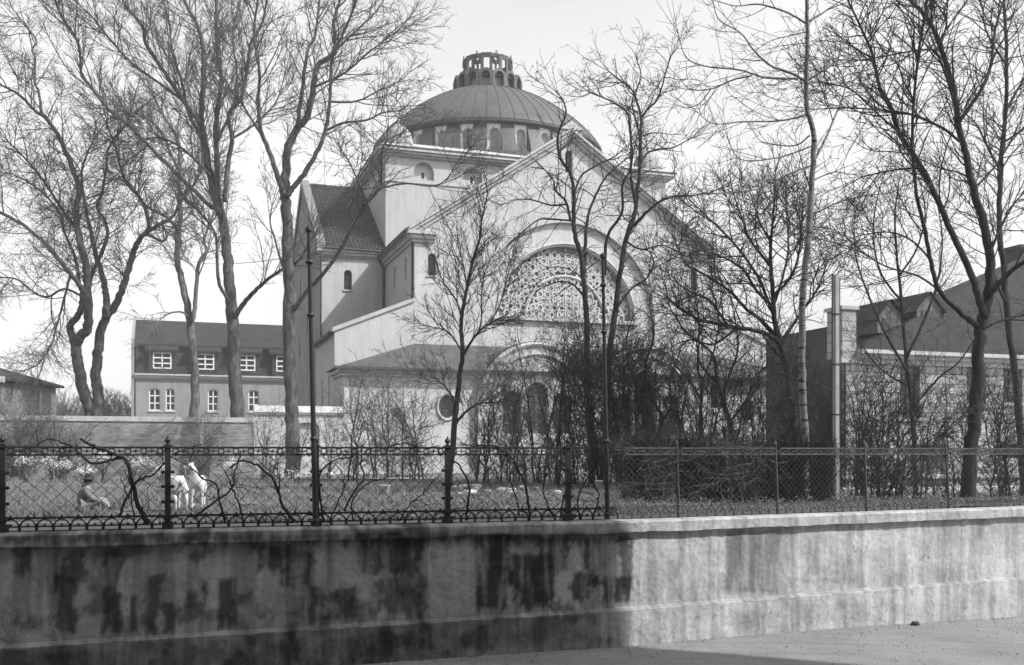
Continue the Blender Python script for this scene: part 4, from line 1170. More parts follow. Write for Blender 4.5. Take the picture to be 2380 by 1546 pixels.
tree('large_tree', 'slender grey bare tree behind the brick wall, in front of the tiled house', 'tree', 56, [
    ([(451, 965), (454, 890), (447, 789), (437, 721), (424, 660), (413, 602), (417, 534), (420, 484), (417, 440), (417, 339), (400, 300), (380, 270), (360, 230)], 10.5, 2, 2, .5),
    ([(447, 748), (454, 704), (461, 619), (474, 592), (481, 582), (474, 555), (490, 520)], 5.5, 2, 1, .4),
    ([(417, 534), (380, 500), (340, 480), (310, 440), (280, 400)], 4, 1.5, 1, .2), ([(417, 470), (450, 430), (470, 380), (480, 330)], 4, 1.5, 2, .2),
    ([(417, 400), (390, 340), (370, 300), (330, 270), (290, 260)], 3.5, 1.5, -1, .2), ([(437, 735), (420, 725), (395, 728), (375, 740)], 2.5, 1.5, -1, .4)],
    PP(up=[.1, .1, .08, .04], ang=42, rad=[.06, .034, .018, .011], rmin=.008), 12, M['bark_pale'], M['twig_pale'], 'tall bare trees behind the brick wall', 2.6, 1.1)
tree('large_tree', 'broad many-stemmed bare tree with the widest crown, behind the brick wall', 'tree', 48, [
    ([(552, 972), (549, 890), (542, 822), (542, 748), (535, 687), (532, 619), (525, 568), (515, 500), (500, 460), (488, 407), (474, 322), (468, 271), (474, 169), (471, 102), (454, 51), (427, 0), (410, -50)], 16.5, 2.5, 1, .48),
    ([(508, 500), (505, 400), (503, 278), (515, 190), (505, 119), (502, 0), (505, -50)], 7.5, 2.5, 2.5, .2),
    ([(522, 470), (532, 373), (539, 322), (532, 264), (559, 230), (576, 152), (583, 102), (610, 51), (620, 0), (630, -40)], 6, 2, -2, .25),
    ([(468, 290), (424, 230), (380, 163), (339, 102), (332, 61), (295, 17), (270, -30)], 6, 1.8, -2.5, .15),
    ([(495, 485), (424, 417), (366, 359), (295, 288), (261, 264), (207, 197), (188, 169), (183, 102), (142, 34), (129, 0)], 5, 1.5, -3, .3),
    ([(424, 232), (383, 203), (295, 136), (217, 44), (173, 0)], 3.2, 1.3, -2, .1),
    ([(545, 740), (559, 714), (583, 687), (610, 660), (651, 629), (690, 610), (712, 575)], 6.5, 1.8, -2.5, .35),
    ([(535, 705), (520, 680), (508, 653), (505, 595), (502, 551), (488, 520), (470, 500)], 5, 2, -1, .4),
    ([(474, 322), (440, 270), (425, 200), (400, 120), (395, 60), (380, 0)], 4.5, 1.5, 3, .1),
    ([(503, 330), (545, 240), (550, 160), (540, 80), (560, 0)], 4, 1.5, 3, .1),
    ([(488, 407), (440, 360), (400, 330), (360, 320), (320, 330)], 3.5, 1.3, 2, .15),
    ([(539, 322), (590, 290), (640, 240), (660, 180)], 3, 1.3, 1, .1)],
    upP, 13, M['bark'], M['twig'], 'tall bare trees behind the brick wall', 3.2, 1.2)
tree('large_tree', 'tall forked bare tree at the left corner of the synagogue with limbs crossing its wall', 'tree', 43, [
    ([(680, 1010), (677, 940), (674, 800), (672, 650), (668, 560), (664, 470), (662, 440), (664, 400), (671, 339), (691, 298), (715, 271), (729, 203), (739, 152), (776, 119), (776, 51), (790, 0), (795, -40)], 16.5, 2.2, 1, .62),
    ([(660, 455), (650, 425), (627, 356), (607, 305), (600, 237), (603, 169), (590, 80), (600, 0)], 7, 1.8, -1.5, .2),
    ([(613, 322), (576, 264), (556, 230), (522, 203)], 3, 1.2, -2, .2),
    ([(691, 298), (701, 217), (715, 119), (732, 85), (742, 0), (745, -40)], 5, 1.8, 2, .15),
    ([(668, 455), (680, 437), (705, 407), (735, 356), (756, 305), (766, 237), (773, 136), (803, 68), (830, 0)], 7, 1.8, -1, .2),
    ([(756, 305), (800, 285), (850, 280), (890, 262), (925, 258)], 3.2, 1.2, -1.5, .15), ([(729, 203), (800, 170), (860, 120), (925, 70)], 3, 1.2, -1, .1), ([(766, 237), (830, 235), (890, 205), (930, 190)], 2.6, 1.1, 1.5, .1),
    ([(684, 720), (715, 675), (745, 643), (790, 582), (819, 529), (850, 476), (882, 437), (886, 408), (887, 354), (900, 325)], 5.5, 1.6, -4, .55),
    ([(825, 520), (812, 485), (834, 439), (819, 391), (806, 367)], 2.8, 1.2, -4.2, .4), ([(882, 437), (945, 427), (1002, 433), (1035, 419), (1059, 384)], 2.2, 1, -4.2, .5),
    ([(776, 119), (840, 60), (880, 20), (900, -20)], 2.8, 1.2, 1, .1), ([(662, 640), (640, 560), (628, 520), (632, 480)], 3, 1.2, -1, .5)],
    PP(up=[.1, .12, .1, .05], ang=42, len=[4, 2.2, 1.0, .42], rad=[.06, .028, .014, .009], rmin=.0065), 14, M['bark'], M['twig'], None, 3.0, 1.15)
acP = PP(up=[.05, .05, .05, .03], ang=55, len=[3, 1.35, .6, .28], wig=.26, den=[1.6, 3.2, 4], t0=[.15, .2, .2], rad=[.04, .018, .010, .006], rmin=.0045, seg=[.4, .22, .16, .12], pod=.10, podr=.045)
tree('pod_tree', 'bare twin-stemmed tree with dry seed pods in front of the tracery window', 'tree', 32, [
    ([(1378, 1120), (1366, 900), (1362, 720), (1350, 600), (1338, 552), (1333, 513), (1334, 450), (1324, 401), (1304, 372), (1296, 338), (1299, 305), (1315, 265), (1309, 234), (1294, 216)], 7.2, 1.1, -1, .5),
    ([(1335, 450), (1351, 409), (1390, 383), (1427, 365), (1442, 352)], 3, 1.3, 1, .2), ([(1327, 515), (1315, 469), (1291, 443), (1286, 419), (1265, 393)], 3.4, 1.3, -1.5, .2),
    ([(1317, 475), (1281, 477), (1234, 464), (1200, 464)], 2.4, 1.1, -1, .15), ([(1330, 513), (1283, 510), (1254, 510), (1225, 530), (1190, 560)], 2.4, 1.1, 1, .15),
    ([(1366, 780), (1358, 660), (1361, 563), (1364, 518), (1374, 479), (1401, 422), (1424, 396), (1455, 370)], 5.5, 1.5, 1.5, .55),
    ([(1358, 690), (1330, 660), (1300, 655), (1270, 665)], 3, 1.4, -1, .3)], acP, 21, M['bark_dark'], M['twig_dark'], 'pod trees before the tracery window', 4.2, 1.15)
tree('pod_tree', 'taller bare tree with dry seed pods, its crown against the sky beside the dome', 'tree', 33, [
    ([(1400, 1120), (1415, 850), (1430, 720), (1440, 640), (1455, 557), (1474, 500), (1481, 448), (1487, 396), (1488, 318), (1490, 273), (1479, 234), (1468, 208), (1434, 182), (1415, 165)], 8, 1.1, 1, .5),
    ([(1490, 275), (1507, 252), (1526, 234), (1539, 200), (1547, 169), (1560, 130)], 3, 1.2, -1, .1), ([(1476, 469), (1466, 409), (1468, 344), (1463, 292), (1458, 263), (1424, 237), (1385, 221), (1364, 211)], 3.6, 1.2, -1, .35),
    ([(1462, 540), (1476, 521), (1507, 490), (1533, 469), (1565, 458), (1599, 456), (1651, 448)], 4, 1.3, -1.5, .3), ([(1487, 385), (1507, 354), (1547, 346), (1570, 341), (1612, 318)], 2.8, 1.2, 1, .2),
    ([(1405, 640), (1411, 552), (1445, 495), (1447, 432), (1466, 391), (1471, 349)], 4.2, 1.5, -1, .4), ([(1430, 720), (1470, 668), (1500, 650), (1520, 610), (1505, 580)], 3.5, 1.4, 1, .3), ([(1488, 318), (1475, 270), (1470, 230), (1490, 180), (1480, 140)], 2.4, 1.1, .5, .2), ([(1455, 560), (1490, 580), (1540, 570), (1570, 585)], 2.5, 1.2, .5, .2)], acP, 22, M['bark_dark'], M['twig_dark'], 'pod trees before the tracery window', 4.4, 1.2)
frP = PP(up=[.1, .35, .3, .2], ang=38, len=[2.5, 1.0, .5, .22], wig=.2, den=[2, 5, 5], t0=[.1, .15, .2], rad=[.03, .014, .008, .005], rmin=.004, seg=[.3, .18, .12, .1], pod=.12, podr=.022)
tree('fruit_tree', 'young upright fruit tree with buds in front of the gabled wall', 'tree', 27, [
    ([(1044, 1120), (1055, 1005), (1061, 941), (1068, 873), (1075, 826), (1072, 772), (1075, 721), (1089, 653), (1102, 595), (1116, 551), (1119, 511), (1129, 470), (1133, 440)], 7.5, 1.1, -.5, .5),
    ([(1076, 830), (1092, 799), (1119, 765), (1153, 744), (1173, 734)], 3.6, 1.2, -.8, .25), ([(1110, 775), (1119, 740), (1119, 687), (1128, 630), (1150, 585)], 2.2, .9, .5, .2), ([(1073, 735), (1058, 694), (1031, 656), (1017, 619)], 2.2, .9, -.5, .2),
    ([(1072, 815), (1050, 780), (1027, 765), (1000, 760)], 2.2, .9, .5, .2), ([(1140, 750), (1165, 700), (1180, 640), (1190, 600)], 1.8, .8, .3, .1), ([(1085, 670), (1078, 620), (1065, 570), (1062, 520)], 1.6, .8, .4, .1), ([(1058, 985), (1080, 960), (1110, 940), (1150, 935)], 4, 1.2, -.4, .3), ([(1062, 940), (1035, 900), (1010, 880), (985, 870)], 2.5, 1, -.4, .2)],
    frP, 23, M['bark_dark'], M['twig_dark'], None, 10.0, 1.25)
biP = PP(up=[.0, .10, .2, .15], ang=48, len=[3, 1.2, .5, .25], wig=.12, den=[1.2, 1.8, 2.0], t0=[.1, .2, .2], rad=[.02, .010, .006, .005], rmin=.004, seg=[.3, .2, .14, .1], curl=.5)
m_, nt, b = new_mat('birch_bark')
v = obj_vec(nt, (1.2, 1.2, 9)); x = remap(nt, noise(nt, v, 1.6, 4, .6), .54, .62, 1, .10)
x = math_n(nt, 'MULTIPLY', x, remap(nt, noise(nt, obj_vec(nt), 3, 5, .6), .3, .7, .75, 1.2)); set_val(nt, b, math_n(nt, 'MULTIPLY', x, .17)); b.inputs['Roughness'].default_value = .85
M['birch'] = m_
tree('birch', 'single white-barked birch with dark marks and long drooping side branches', 'tree', 23, [
    ([(1872, 1165), (1872, 1060), (1868, 950), (1864, 850), (1864, 730), (1872, 620), (1881, 522), (1886, 440), (1892, 339), (1889, 298), (1876, 254), (1874, 186), (1876, 102), (1876, 0), (1878, -60)], 9.5, 4, 0, .55),
    ([(1872, 190), (1845, 173), (1791, 152), (1750, 115), (1723, 78), (1672, 47), (1659, 10)], 3, .9, -1.2, .2), ([(1855, 183), (1777, 180), (1720, 163), (1638, 154), (1594, 132), (1577, 81)], 2.6, .9, -.6, .2),
    ([(1747, 176), (1703, 186), (1652, 207), (1604, 207), (1581, 183)], 2, .8, .4, .2), ([(1652, 207), (1625, 241), (1594, 251), (1574, 244)], 1.4, .7, .4, .3),
    ([(1872, 54), (1831, 30), (1764, 10), (1710, 14), (1659, 0)], 2.6, .9, -1, .2), ([(1879, 51), (1920, 25), (1957, 0)], 2.8, 1.5, .5, .3), ([(1872, 75), (1800, 92), (1764, 112)], 1.5, .8, -.6, .2), ([(1874, 100), (1830, 105), (1805, 108)], 1.3, .7, .6, .2),
    ([(1872, 268), (1811, 281), (1727, 283), (1659, 288), (1625, 264)], 2.4, .8, -.8, .2), ([(1882, 315), (1845, 339), (1777, 332), (1760, 320)], 2, .8, .6, .2), ([(1888, 339), (1811, 366), (1723, 371), (1693, 325)], 2.2, .8, -1, .25),
    ([(1888, 383), (1810, 415), (1743, 444), (1642, 451)], 2.4, .8, -1.2, .3), ([(1879, 186), (1943, 142), (1955, 100), (1960, 61)], 2.6, 1, .6, .2), ([(1892, 373), (1915, 330), (1933, 288), (1964, 203), (1940, 145)], 3.2, 1.1, .8, .2),
    ([(1885, 500), (1950, 470), (2010, 455), (2060, 450)], 2, .8, -.8, .2), ([(1888, 420), (1940, 400), (1985, 405), (2020, 380)], 1.8, .8, .8, .2), ([(1884, 440), (1870, 400), (1862, 370), (1855, 340)], 2, .9, .4, .4)],
    biP, 24, M['birch'], M['twig_dark'], None, 3.6, 1.0)
r2P = PP(up=[.1, .14, .14, .08], ang=44, len=[3, 1.5, .7, .32], wig=.18, den=[1.6, 3, 4], t0=[.12, .15, .2], rad=[.04, .018, .010, .006], rmin=.0045, seg=[.4, .24, .17, .12], pod=.05, podr=.03)
tree('garden_tree', 'big dark forked bare tree in front of the villa', 'tree', 25, [
    ([(2250, 1150), (2262, 1000), (2271, 899), (2276, 805), (2280, 755), (2290, 720), (2298, 680), (2300, 600), (2282, 501), (2262, 440), (2248, 373), (2231, 305), (2214, 203), (2184, 102), (2157, 44), (2116, 0), (2090, -40)], 16, 3, .6, .55),
    ([(2274, 760), (2255, 745), (2223, 718), (2183, 674), (2164, 611), (2148, 524), (2130, 451), (2120, 305), (2133, 136), (2150, 34), (2155, -30)], 7, 1.8, -1.2, .3),
    ([(2290, 740), (2268, 670), (2248, 617), (2204, 522), (2143, 390), (2092, 315), (2072, 254), (2045, 203), (2028, 129), (1998, 58), (1970, 0)], 9, 2, .8, .3),
    ([(2228, 285), (2279, 210), (2302, 152), (2313, 68), (2333, 0)], 5, 2.2, 1, .2), ([(2298, 690), (2340, 640), (2385, 605), (2420, 580)], 7, 3, -.6, .4), ([(2282, 765), (2330, 745), (2390, 730)], 4, 2, .5, .4),
    ([(2230, 329), (2191, 298), (2123, 268), (2065, 258), (1981, 251), (1896, 254)], 3.4, 1.1, -1.4, .15), ([(2214, 225), (2180, 130), (2150, 115), (2060, 130), (2000, 140), (1950, 150)], 3, 1, -1, .2), ([(2143, 390), (2080, 395), (2010, 410), (1970, 430)], 2.6, 1, .8, .2),
    ([(2085, 305), (2030, 255), (1980, 210), (1930, 195), (1890, 190)], 2.4, .9, -.8, .2), ([(2160, 600), (2120, 560), (2070, 540), (2010, 545), (1960, 560)], 2.4, .9, -1, .2), ([(2183, 674), (2130, 640), (2060, 620), (1990, 580), (1900, 555)], 2.6, .9, -1.5, .2),
    ([(2184, 102), (2200, 60), (2195, 20), (2215, -20)], 3, 1.5, .6, .2), ([(2300, 590), (2330, 520), (2360, 470), (2390, 440)], 3.5, 1.3, .8, .2), ([(2262, 440), (2310, 390), (2350, 330), (2385, 290)], 3, 1.2, .8, .2)],
    r2P, 25, M['bark_dark'], M['twig_dark'], None, 5.5, 1.7)
tree('garden_tree', 'slim bare tree at the right edge behind the big forked tree', 'tree', 31, [
    ([(2378, 1120), (2364, 900), (2345, 760), (2332, 620), (2322, 522), (2326, 390), (2336, 271), (2340, 136), (2333, 0), (2335, -40)], 9, 2.5, .6, .5),
    ([(2336, 700), (2310, 640), (2290, 560), (2270, 500)], 4, 1.5, 1, .3), ([(2326, 400), (2290, 330), (2270, 290), (2240, 260)], 3.2, 1.2, 1, .2), ([(2336, 260), (2370, 200), (2400, 150)], 3.5, 1.5, .5, .2), ([(2338, 150), (2300, 90), (2285, 40), (2290, 0)], 2.8, 1.2, .5, .2), ([(2334, 330), (2380, 300), (2400, 280)], 3, 1.3, 0, .2)],
    r2P, 26, M['bark_dark'], M['twig_dark'], None, 5.0, 1.7)
orP = PP(up=[.1, .25, .3, .3], ang=46, len=[3, 1.5, .8, .4], wig=.24, den=[1.6, 4.0, 4.5], t0=[.12, .15, .2], rad=[.04, .020, .011, .0065], rmin=.005, seg=[.4, .22, .17, .13])
tree('orchard_tree', 'broad spreading orchard tree with dense upright twigs right of the gable', 'tree', 29, [
    ([(1856, 1140), (1845, 980), (1828, 850), (1812, 790), (1800, 740), (1795, 660), (1790, 590), (1796, 520), (1800, 470)], 10, 2, 0, .45),
    ([(1822, 830), (1808, 795), (1771, 772), (1713, 761), (1628, 744), (1578, 714), (1554, 694)], 7, 1.8, -1.5, .3), ([(1808, 785), (1770, 745), (1730, 714), (1696, 677), (1645, 643), (1594, 612), (1571, 565)], 5, 1.5, 1, .25),
    ([(1798, 715), (1757, 673), (1730, 629), (1689, 602), (1640, 585)], 4, 1.4, -1, .2), ([(1792, 620), (1745, 560), (1722, 500), (1705, 450)], 3.6, 1.2, 1, .15), ([(1796, 690), (1840, 640), (1860, 570), (1858, 500)], 4, 1.3, -1, .2),
    ([(1800, 740), (1760, 640), (1700, 560), (1650, 510), (1620, 480)], 4, 1.3, 2, .2), ([(1790, 560), (1760, 500), (1765, 450)], 2.8, 1.2, 1.5, .1), ([(1815, 800), (1860, 730), (1895, 680), (1920, 620)], 4, 1.3, .5, .3), ([(1713, 761), (1660, 800), (1610, 790), (1570, 800)], 3.4, 1.2, -.5, .2), ([(1800, 705), (1830, 600), (1830, 520), (1825, 470)], 3.2, 1.2, 1.5, .2), ([(1690, 755), (1650, 700), (1610, 680), (1560, 650)], 3, 1.2, .5, .1)],
    orP, 27, M['bark_dark'], M['twig_dark'], None, 5.6, 1.25)

smP = PP(up=[.1, .18, .18, .1], ang=48, len=[2, 1.1, .5, .24], wig=.26, den=[2, 4, 4.5], t0=[.1, .15, .2], rad=[.03, .014, .008, .005], rmin=.0042, seg=[.3, .18, .13, .1])
tree('small_tree', 'small crooked bare tree left of the oval window, forked at half height', 'tree', 27.5, [
    ([(1700, 1120), (1701, 999), (1686, 951), (1666, 883), (1655, 822), (1594, 772), (1560, 720)], 6, 1.4, -.5, .35), ([(1683, 945), (1683, 907), (1713, 822), (1712, 765), (1700, 700)], 4, 1.2, .4, .2), ([(1668, 890), (1630, 850), (1620, 790), (1640, 740)], 2.8, 1.1, .6, .2), ([(1696, 980), (1735, 930), (1760, 870), (1790, 850)], 3, 1.1, -.4, .25)], smP, 61, M['bark_dark'], M['twig_dark'], None, 4.5, 1.1)
tree('small_tree', 'small straight bare tree behind the first slim post of the grey fence', 'tree', 27, [
    ([(1634, 1120), (1628, 992), (1632, 890), (1622, 856), (1625, 755), (1615, 690)], 5, 1.2, .3, .35), ([(1630, 930), (1600, 880), (1570, 850), (1560, 800)], 2.8, 1, -.4, .2), ([(1630, 890), (1655, 830), (1670, 760), (1665, 700)], 2.6, 1, .4, .2)], smP, 62, M['bark_dark'], M['twig_dark'], None, 4.5, 1.1)
tree('small_tree', 'small leaning bare tree right of the right iron pole', 'tree', 28, [
    ([(1560, 1120), (1533, 1010), (1540, 968), (1510, 917), (1500, 850), (1520, 780), (1510, 720)], 5.5, 1.2, .3, .35), ([(1536, 985), (1560, 940), (1557, 880), (1580, 820)], 3, 1, -.4, .2), ([(1510, 917), (1470, 870), (1455, 800), (1470, 740)], 2.8, 1, .4, .2)], smP, 63, M['bark_dark'], M['twig_dark'], None, 4.5, 1.1)
tree('small_tree', 'fine-twigged small bare tree between the square post and the big forked tree', 'tree', 33, [
    ([(2128, 1120), (2120, 950), (2105, 820), (2095, 700), (2085, 600), (2080, 500), (2090, 420)], 6, 1.2, .3, .25), ([(2112, 870), (2060, 780), (2020, 690), (1990, 600), (1985, 520)], 3.6, 1.1, -.6, .2), ([(2108, 830), (2150, 740), (2180, 650), (2190, 560), (2180, 480)], 3.6, 1.1, .6, .2), ([(2095, 700), (2050, 640), (2030, 560), (2035, 480), (2050, 420)], 2.8, 1, .8, .15), ([(2090, 640), (2130, 580), (2150, 500), (2140, 430)], 2.6, 1, -.6, .15), ([(2120, 950), (2180, 880), (2230, 840), (2270, 780)], 3, 1, -.8, .2), ([(2115, 900), (2050, 860), (2000, 800)], 2.8, 1, .5, .2)], PP(up=[.1, .15, .15, .1], ang=46, len=[3, 1.6, .75, .36], wig=.22, den=[2, 4, 4.5], t0=[.1, .15, .2], rad=[.03, .014, .008, .0055], rmin=.0048, seg=[.4, .22, .16, .12]), 64, M['bark_dark'], M['twig'], None, 3.6, 1.1)

def shrub(name, label, cat, u, Y, hpx, wpx, stems, seed, bark, twig, group=None, lean=0, P=None, den=1.0):
    rng = random.Random(seed); c = at(u, 1050, Y); gz = ground_z(c.x, c.y); c.z = gz
    H = hpx / FPX * Y; Wd = wpx / FPX * Y
    root = thing(name, label, cat, c, group); tb = MB(); tw = TW()
    P = dict(P or PP(up=[.1, .18, .18, .12], ang=46, len=[2, 1.05, .5, .24], wig=.30, den=[2 * den, 5 * min(den, 1.3), 5.5], t0=[.1, .15, .2], rad=[.03, .013, .008, .005], rmin=.0042, seg=[.3, .18, .13, .1]))
    for k in range(stems):
        x = rng.uniform(-.5, .5) * Wd * .35; y = rng.uniform(-.4, .4)
        tip = Vector((c.x + rng.uniform(-.5, .5) * Wd + lean * H * rng.uniform(.6, 1.2), c.y + rng.uniform(-.5, .5) * min(Wd, 1.6), gz + H * rng.uniform(.62, .95)))
        p0 = Vector((c.x + x, c.y + y, gz - .08)); n = 7; pts = []
        for i in range(n + 1):
            f = i / n; q = p0 + (tip - p0) * f; q.x += (tip.x - p0.x) * (f * f - f) * .7
            pts.append(q + rv(rng) * (.05 * H * .3 if 0 < i < n else 0))
        r0 = rng.uniform(.012, .028) * (H / 2.2) ** .5
        pts, rad = smooth_line(pts, [r0 * (1 - .75 * i / n) for i in range(n + 1)], 2)
        tb.tube(pts, rad, 5)
        for i in range(1, len(pts) - 1):
            d = pts[i + 1] - pts[i]; kk = den * 6.5 * d.length * (.75 + .5 * i / len(pts)); kk = int(kk) + (1 if rng.random() < kk - int(kk) else 0)
            for _ in range(kk):
                dn = d.normalized(); side = dn.cross(rv(rng)).normalized(); an = R(P['ang'] * rng.uniform(.6, 1.3))
                grow(tw, pts[i], dn * math.cos(an) + side * math.sin(an), P['len'][1] * rng.uniform(.5, 1.2) * (H / 3) ** .5, min(rad[i] * .7, P['rad'][1]), 1, P, rng)
    for k in range(stems * 2):
        p0 = Vector((c.x + rng.uniform(-.5, .5) * Wd * .6, c.y + rng.uniform(-.5, .5), gz - .05))
        grow(tw, p0, Vector((rng.uniform(-.5, .5), rng.uniform(-.4, .4), 1)), H * rng.uniform(.2, .45), .010, 1, P, rng)
    tb.build('stem', bark, root, smooth=True); tw.build('crown', twig, root)
    return root
SG = 'bare shrubs in the garden'
for (u, Y, h, w_, n, lb, ln, dn) in (
    (893, 38, 250, 150, 7, 'rounded bare shrub in front of the annex, left of the fruit tree', 0, 0.85),
    (962, 36, 260, 140, 7, 'open bare shrub between the rounded shrub and the fruit tree', 0, 0.9),
    (820, 36, 290, 80, 5, 'thin bare sapling clump just right of the left iron pole', .03, 0.8),
    (1135, 33, 300, 170, 8, 'bare shrub just right of the fruit tree', 0, 0.8),
    (1195, 35, 340, 180, 8, 'bare shrub in front of the left portal arch', .02, 0.75),
    (1262, 33, 370, 180, 8, 'tall bare shrub below the left end of the tracery window', 0, 0.75),
    (1320, 30, 380, 160, 8, 'dense bare shrub left of the twin pod trees', 0, 0.8),
    (1395, 29, 420, 160, 11, 'darkest dense shrub around the right iron pole', 0, 1.0),
    (1460, 30, 410, 160, 11, 'dense dark shrub just right of the right iron pole', 0, 0.95),
    (1520, 31, 390, 170, 10, 'twiggy dark shrub in front of the right portal arch', 0, 0.9),
    (1590, 28, 350, 160, 7, 'crooked-stemmed bare shrub left of the oval window', -.05, 0.8),
    (1640, 27, 350, 160, 7, 'stout-stemmed bare shrub in front of the annex right end', .05, 0.8),
    (1700, 27, 340, 150, 6, 'tall forked bare shrub beside the oval window', 0, 0.75),
    (1755, 29, 320, 150, 6, 'leaning bare shrub right of the oval window', .12, 0.75),
    (2035, 25, 340, 150, 9, 'fan of bare stems beside the square post', .05, 0.8),
    (2070, 24.5, 330, 130, 7, 'leaning clump of bare stems in front of the villa window', .35, 0.7),
    (1985, 27, 340, 120, 7, 'upright bare shrub right behind the square post', .1, 0.7),
    (2330, 27, 320, 130, 8, 'bare shrub at the foot of the villa, right of the big tree', -.05, 0.9),
    (2150, 26, 300, 130, 6, 'thin bare shrub in front of the cellar door', .1, .7),
    (2225, 28, 330, 120, 6, 'bare shrub just left of the big forked tree', -.05, .7),
    (1925, 26, 330, 120, 7, 'bare shrub between the birch and the square post', -.05, .8),
    (1840, 27, 340, 130, 7, 'bare shrub left of the birch in front of the dark side wall of the villa', -.05, .8),
    (40, 38, 180, 150, 13, 'low grey bush against the brick wall at the left edge', 0, 1.30),
    (150, 39, 150, 130, 10, 'low grey bush against the brick wall under the twin-trunked tree', 0, 1.04),
    (470, 39, 170, 90, 7, 'thin grey bush against the brick wall below the slender tree', 0, 0.91),
    (625, 38, 170, 100, 7, 'grey bush against the brick wall left of the white wall', 0, 0.8),
    (690, 37, 150, 70, 4, 'grey bush in front of the white garden wall', 0, 0.7),
    (760, 37, 200, 60, 4, 'single thin sapling at the annex corner', 0, 0.65)):
    pale = u < 800
    shrub('bare_shrub', lb, 'shrub', u, Y, h, w_, n, int(u * 7 + Y), M['bark'] if pale else M['bark_dark'], M['twig_pale'] if pale else M['twig'] if u < 1300 else M['twig_dark'], SG, ln, None, dn)
# hedge of dry stems behind the grey fence: each clump of stems a plant
hg = random.Random(5)
for i, (u, lb) in enumerate(((1475, 'dry hedge clump at the left end of the grey fence'), (1535, 'dry hedge clump left of the first slim post of the grey fence'), (1600, 'dry hedge clump right of the first slim post of the grey fence'), (1665, 'dry hedge clump midway between the first two slim posts'), (1730, 'dry hedge clump below the oval window'), (1790, 'dry hedge clump at the second slim post of the grey fence'), (1840, 'dry hedge clump left of the birch foot'), (1905, 'dry hedge clump right of the birch foot'))):
    shrub('hedge_clump', lb, 'hedge plant', u, 20.6 + hg.random() * .8, 165 + hg.randint(-15, 15), 85, 30, 900 + i, M['bark_dark'], M['twig_dark'], 'dry hedge clumps behind the grey fence', 0,
          PP(up=[.1, .3, .25, .2], ang=30, len=[1.4, .5, .25, .14], wig=.22, den=[2, 4, 4], t0=[.1, .1, .2], rad=[.02, .009, .006, .004], rmin=.0038, seg=[.2, .12, .09, .08]), 2.2)
# far wood beyond the brick wall
tw = TW(); rng = random.Random(77)
for i in range(110):
    u = rng.uniform(-60, 345); Y = rng.uniform(90, 135); c = at(u, 1050, Y); c.z = GZ - .5
    h = rng.uniform(6.5, 9.5) * (Y / 115)
    P = PP(up=[.1, .2, .2, .15], ang=34, len=[6, 3.0, 1.4, .7], wig=.18, den=[1.6, 2.4, 3.0], rad=[.12, .05, .03, .02], rmin=.014, max=3, seg=[1.2, .7, .5, .4], t0=[.25, .15, .15])
    grow(tw, c, Vector((rng.uniform(-.1, .1), 0, 1)), h * .8, .14, 0, P, rng)
FW = bpy.data.objects.new('distant_wood', None)
me = bpy.data.meshes.new('distant_wood'); me.from_pydata(tw.v, [], tw.f); ob = bpy.data.objects.new('distant_wood', me); COL.objects.link(ob); me.materials.append(M['bark_pale'])
bpy.data.objects.remove(FW)
tag(ob, 'far-off bare wood beyond the brick wall on the left', 'wood', kind='stuff')
# ================================================================ figures, vines and small things in the garden
def skin(name, V, Ed, mat, parent, root=0, sub=2, smooth=True):
    o0 = root_loc(parent)
    me = bpy.data.meshes.new(name); me.from_pydata([(v[0].x - o0.x, v[0].y - o0.y, v[0].z - o0.z) for v in V], Ed, []); me.update()
    ob = bpy.data.objects.new(name, me); COL.objects.link(ob); ob.parent = parent; me.materials.append(mat)
    sk_ = ob.modifiers.new('skin', 'SKIN'); sk_.use_smooth_shade = True
    for i, v in enumerate(V):
        me.skin_vertices[0].data[i].radius = (v[1], v[1]); me.skin_vertices[0].data[i].use_root = (i == root)
    s_ = ob.modifiers.new('subdivision', 'SUBSURF'); s_.levels = sub; s_.render_levels = sub
    return ob

def chain(V, Ed, a, pts):
    for p, r in pts:
        V.append((p, r)); Ed.append((a, len(V) - 1)); a = len(V) - 1
    return a

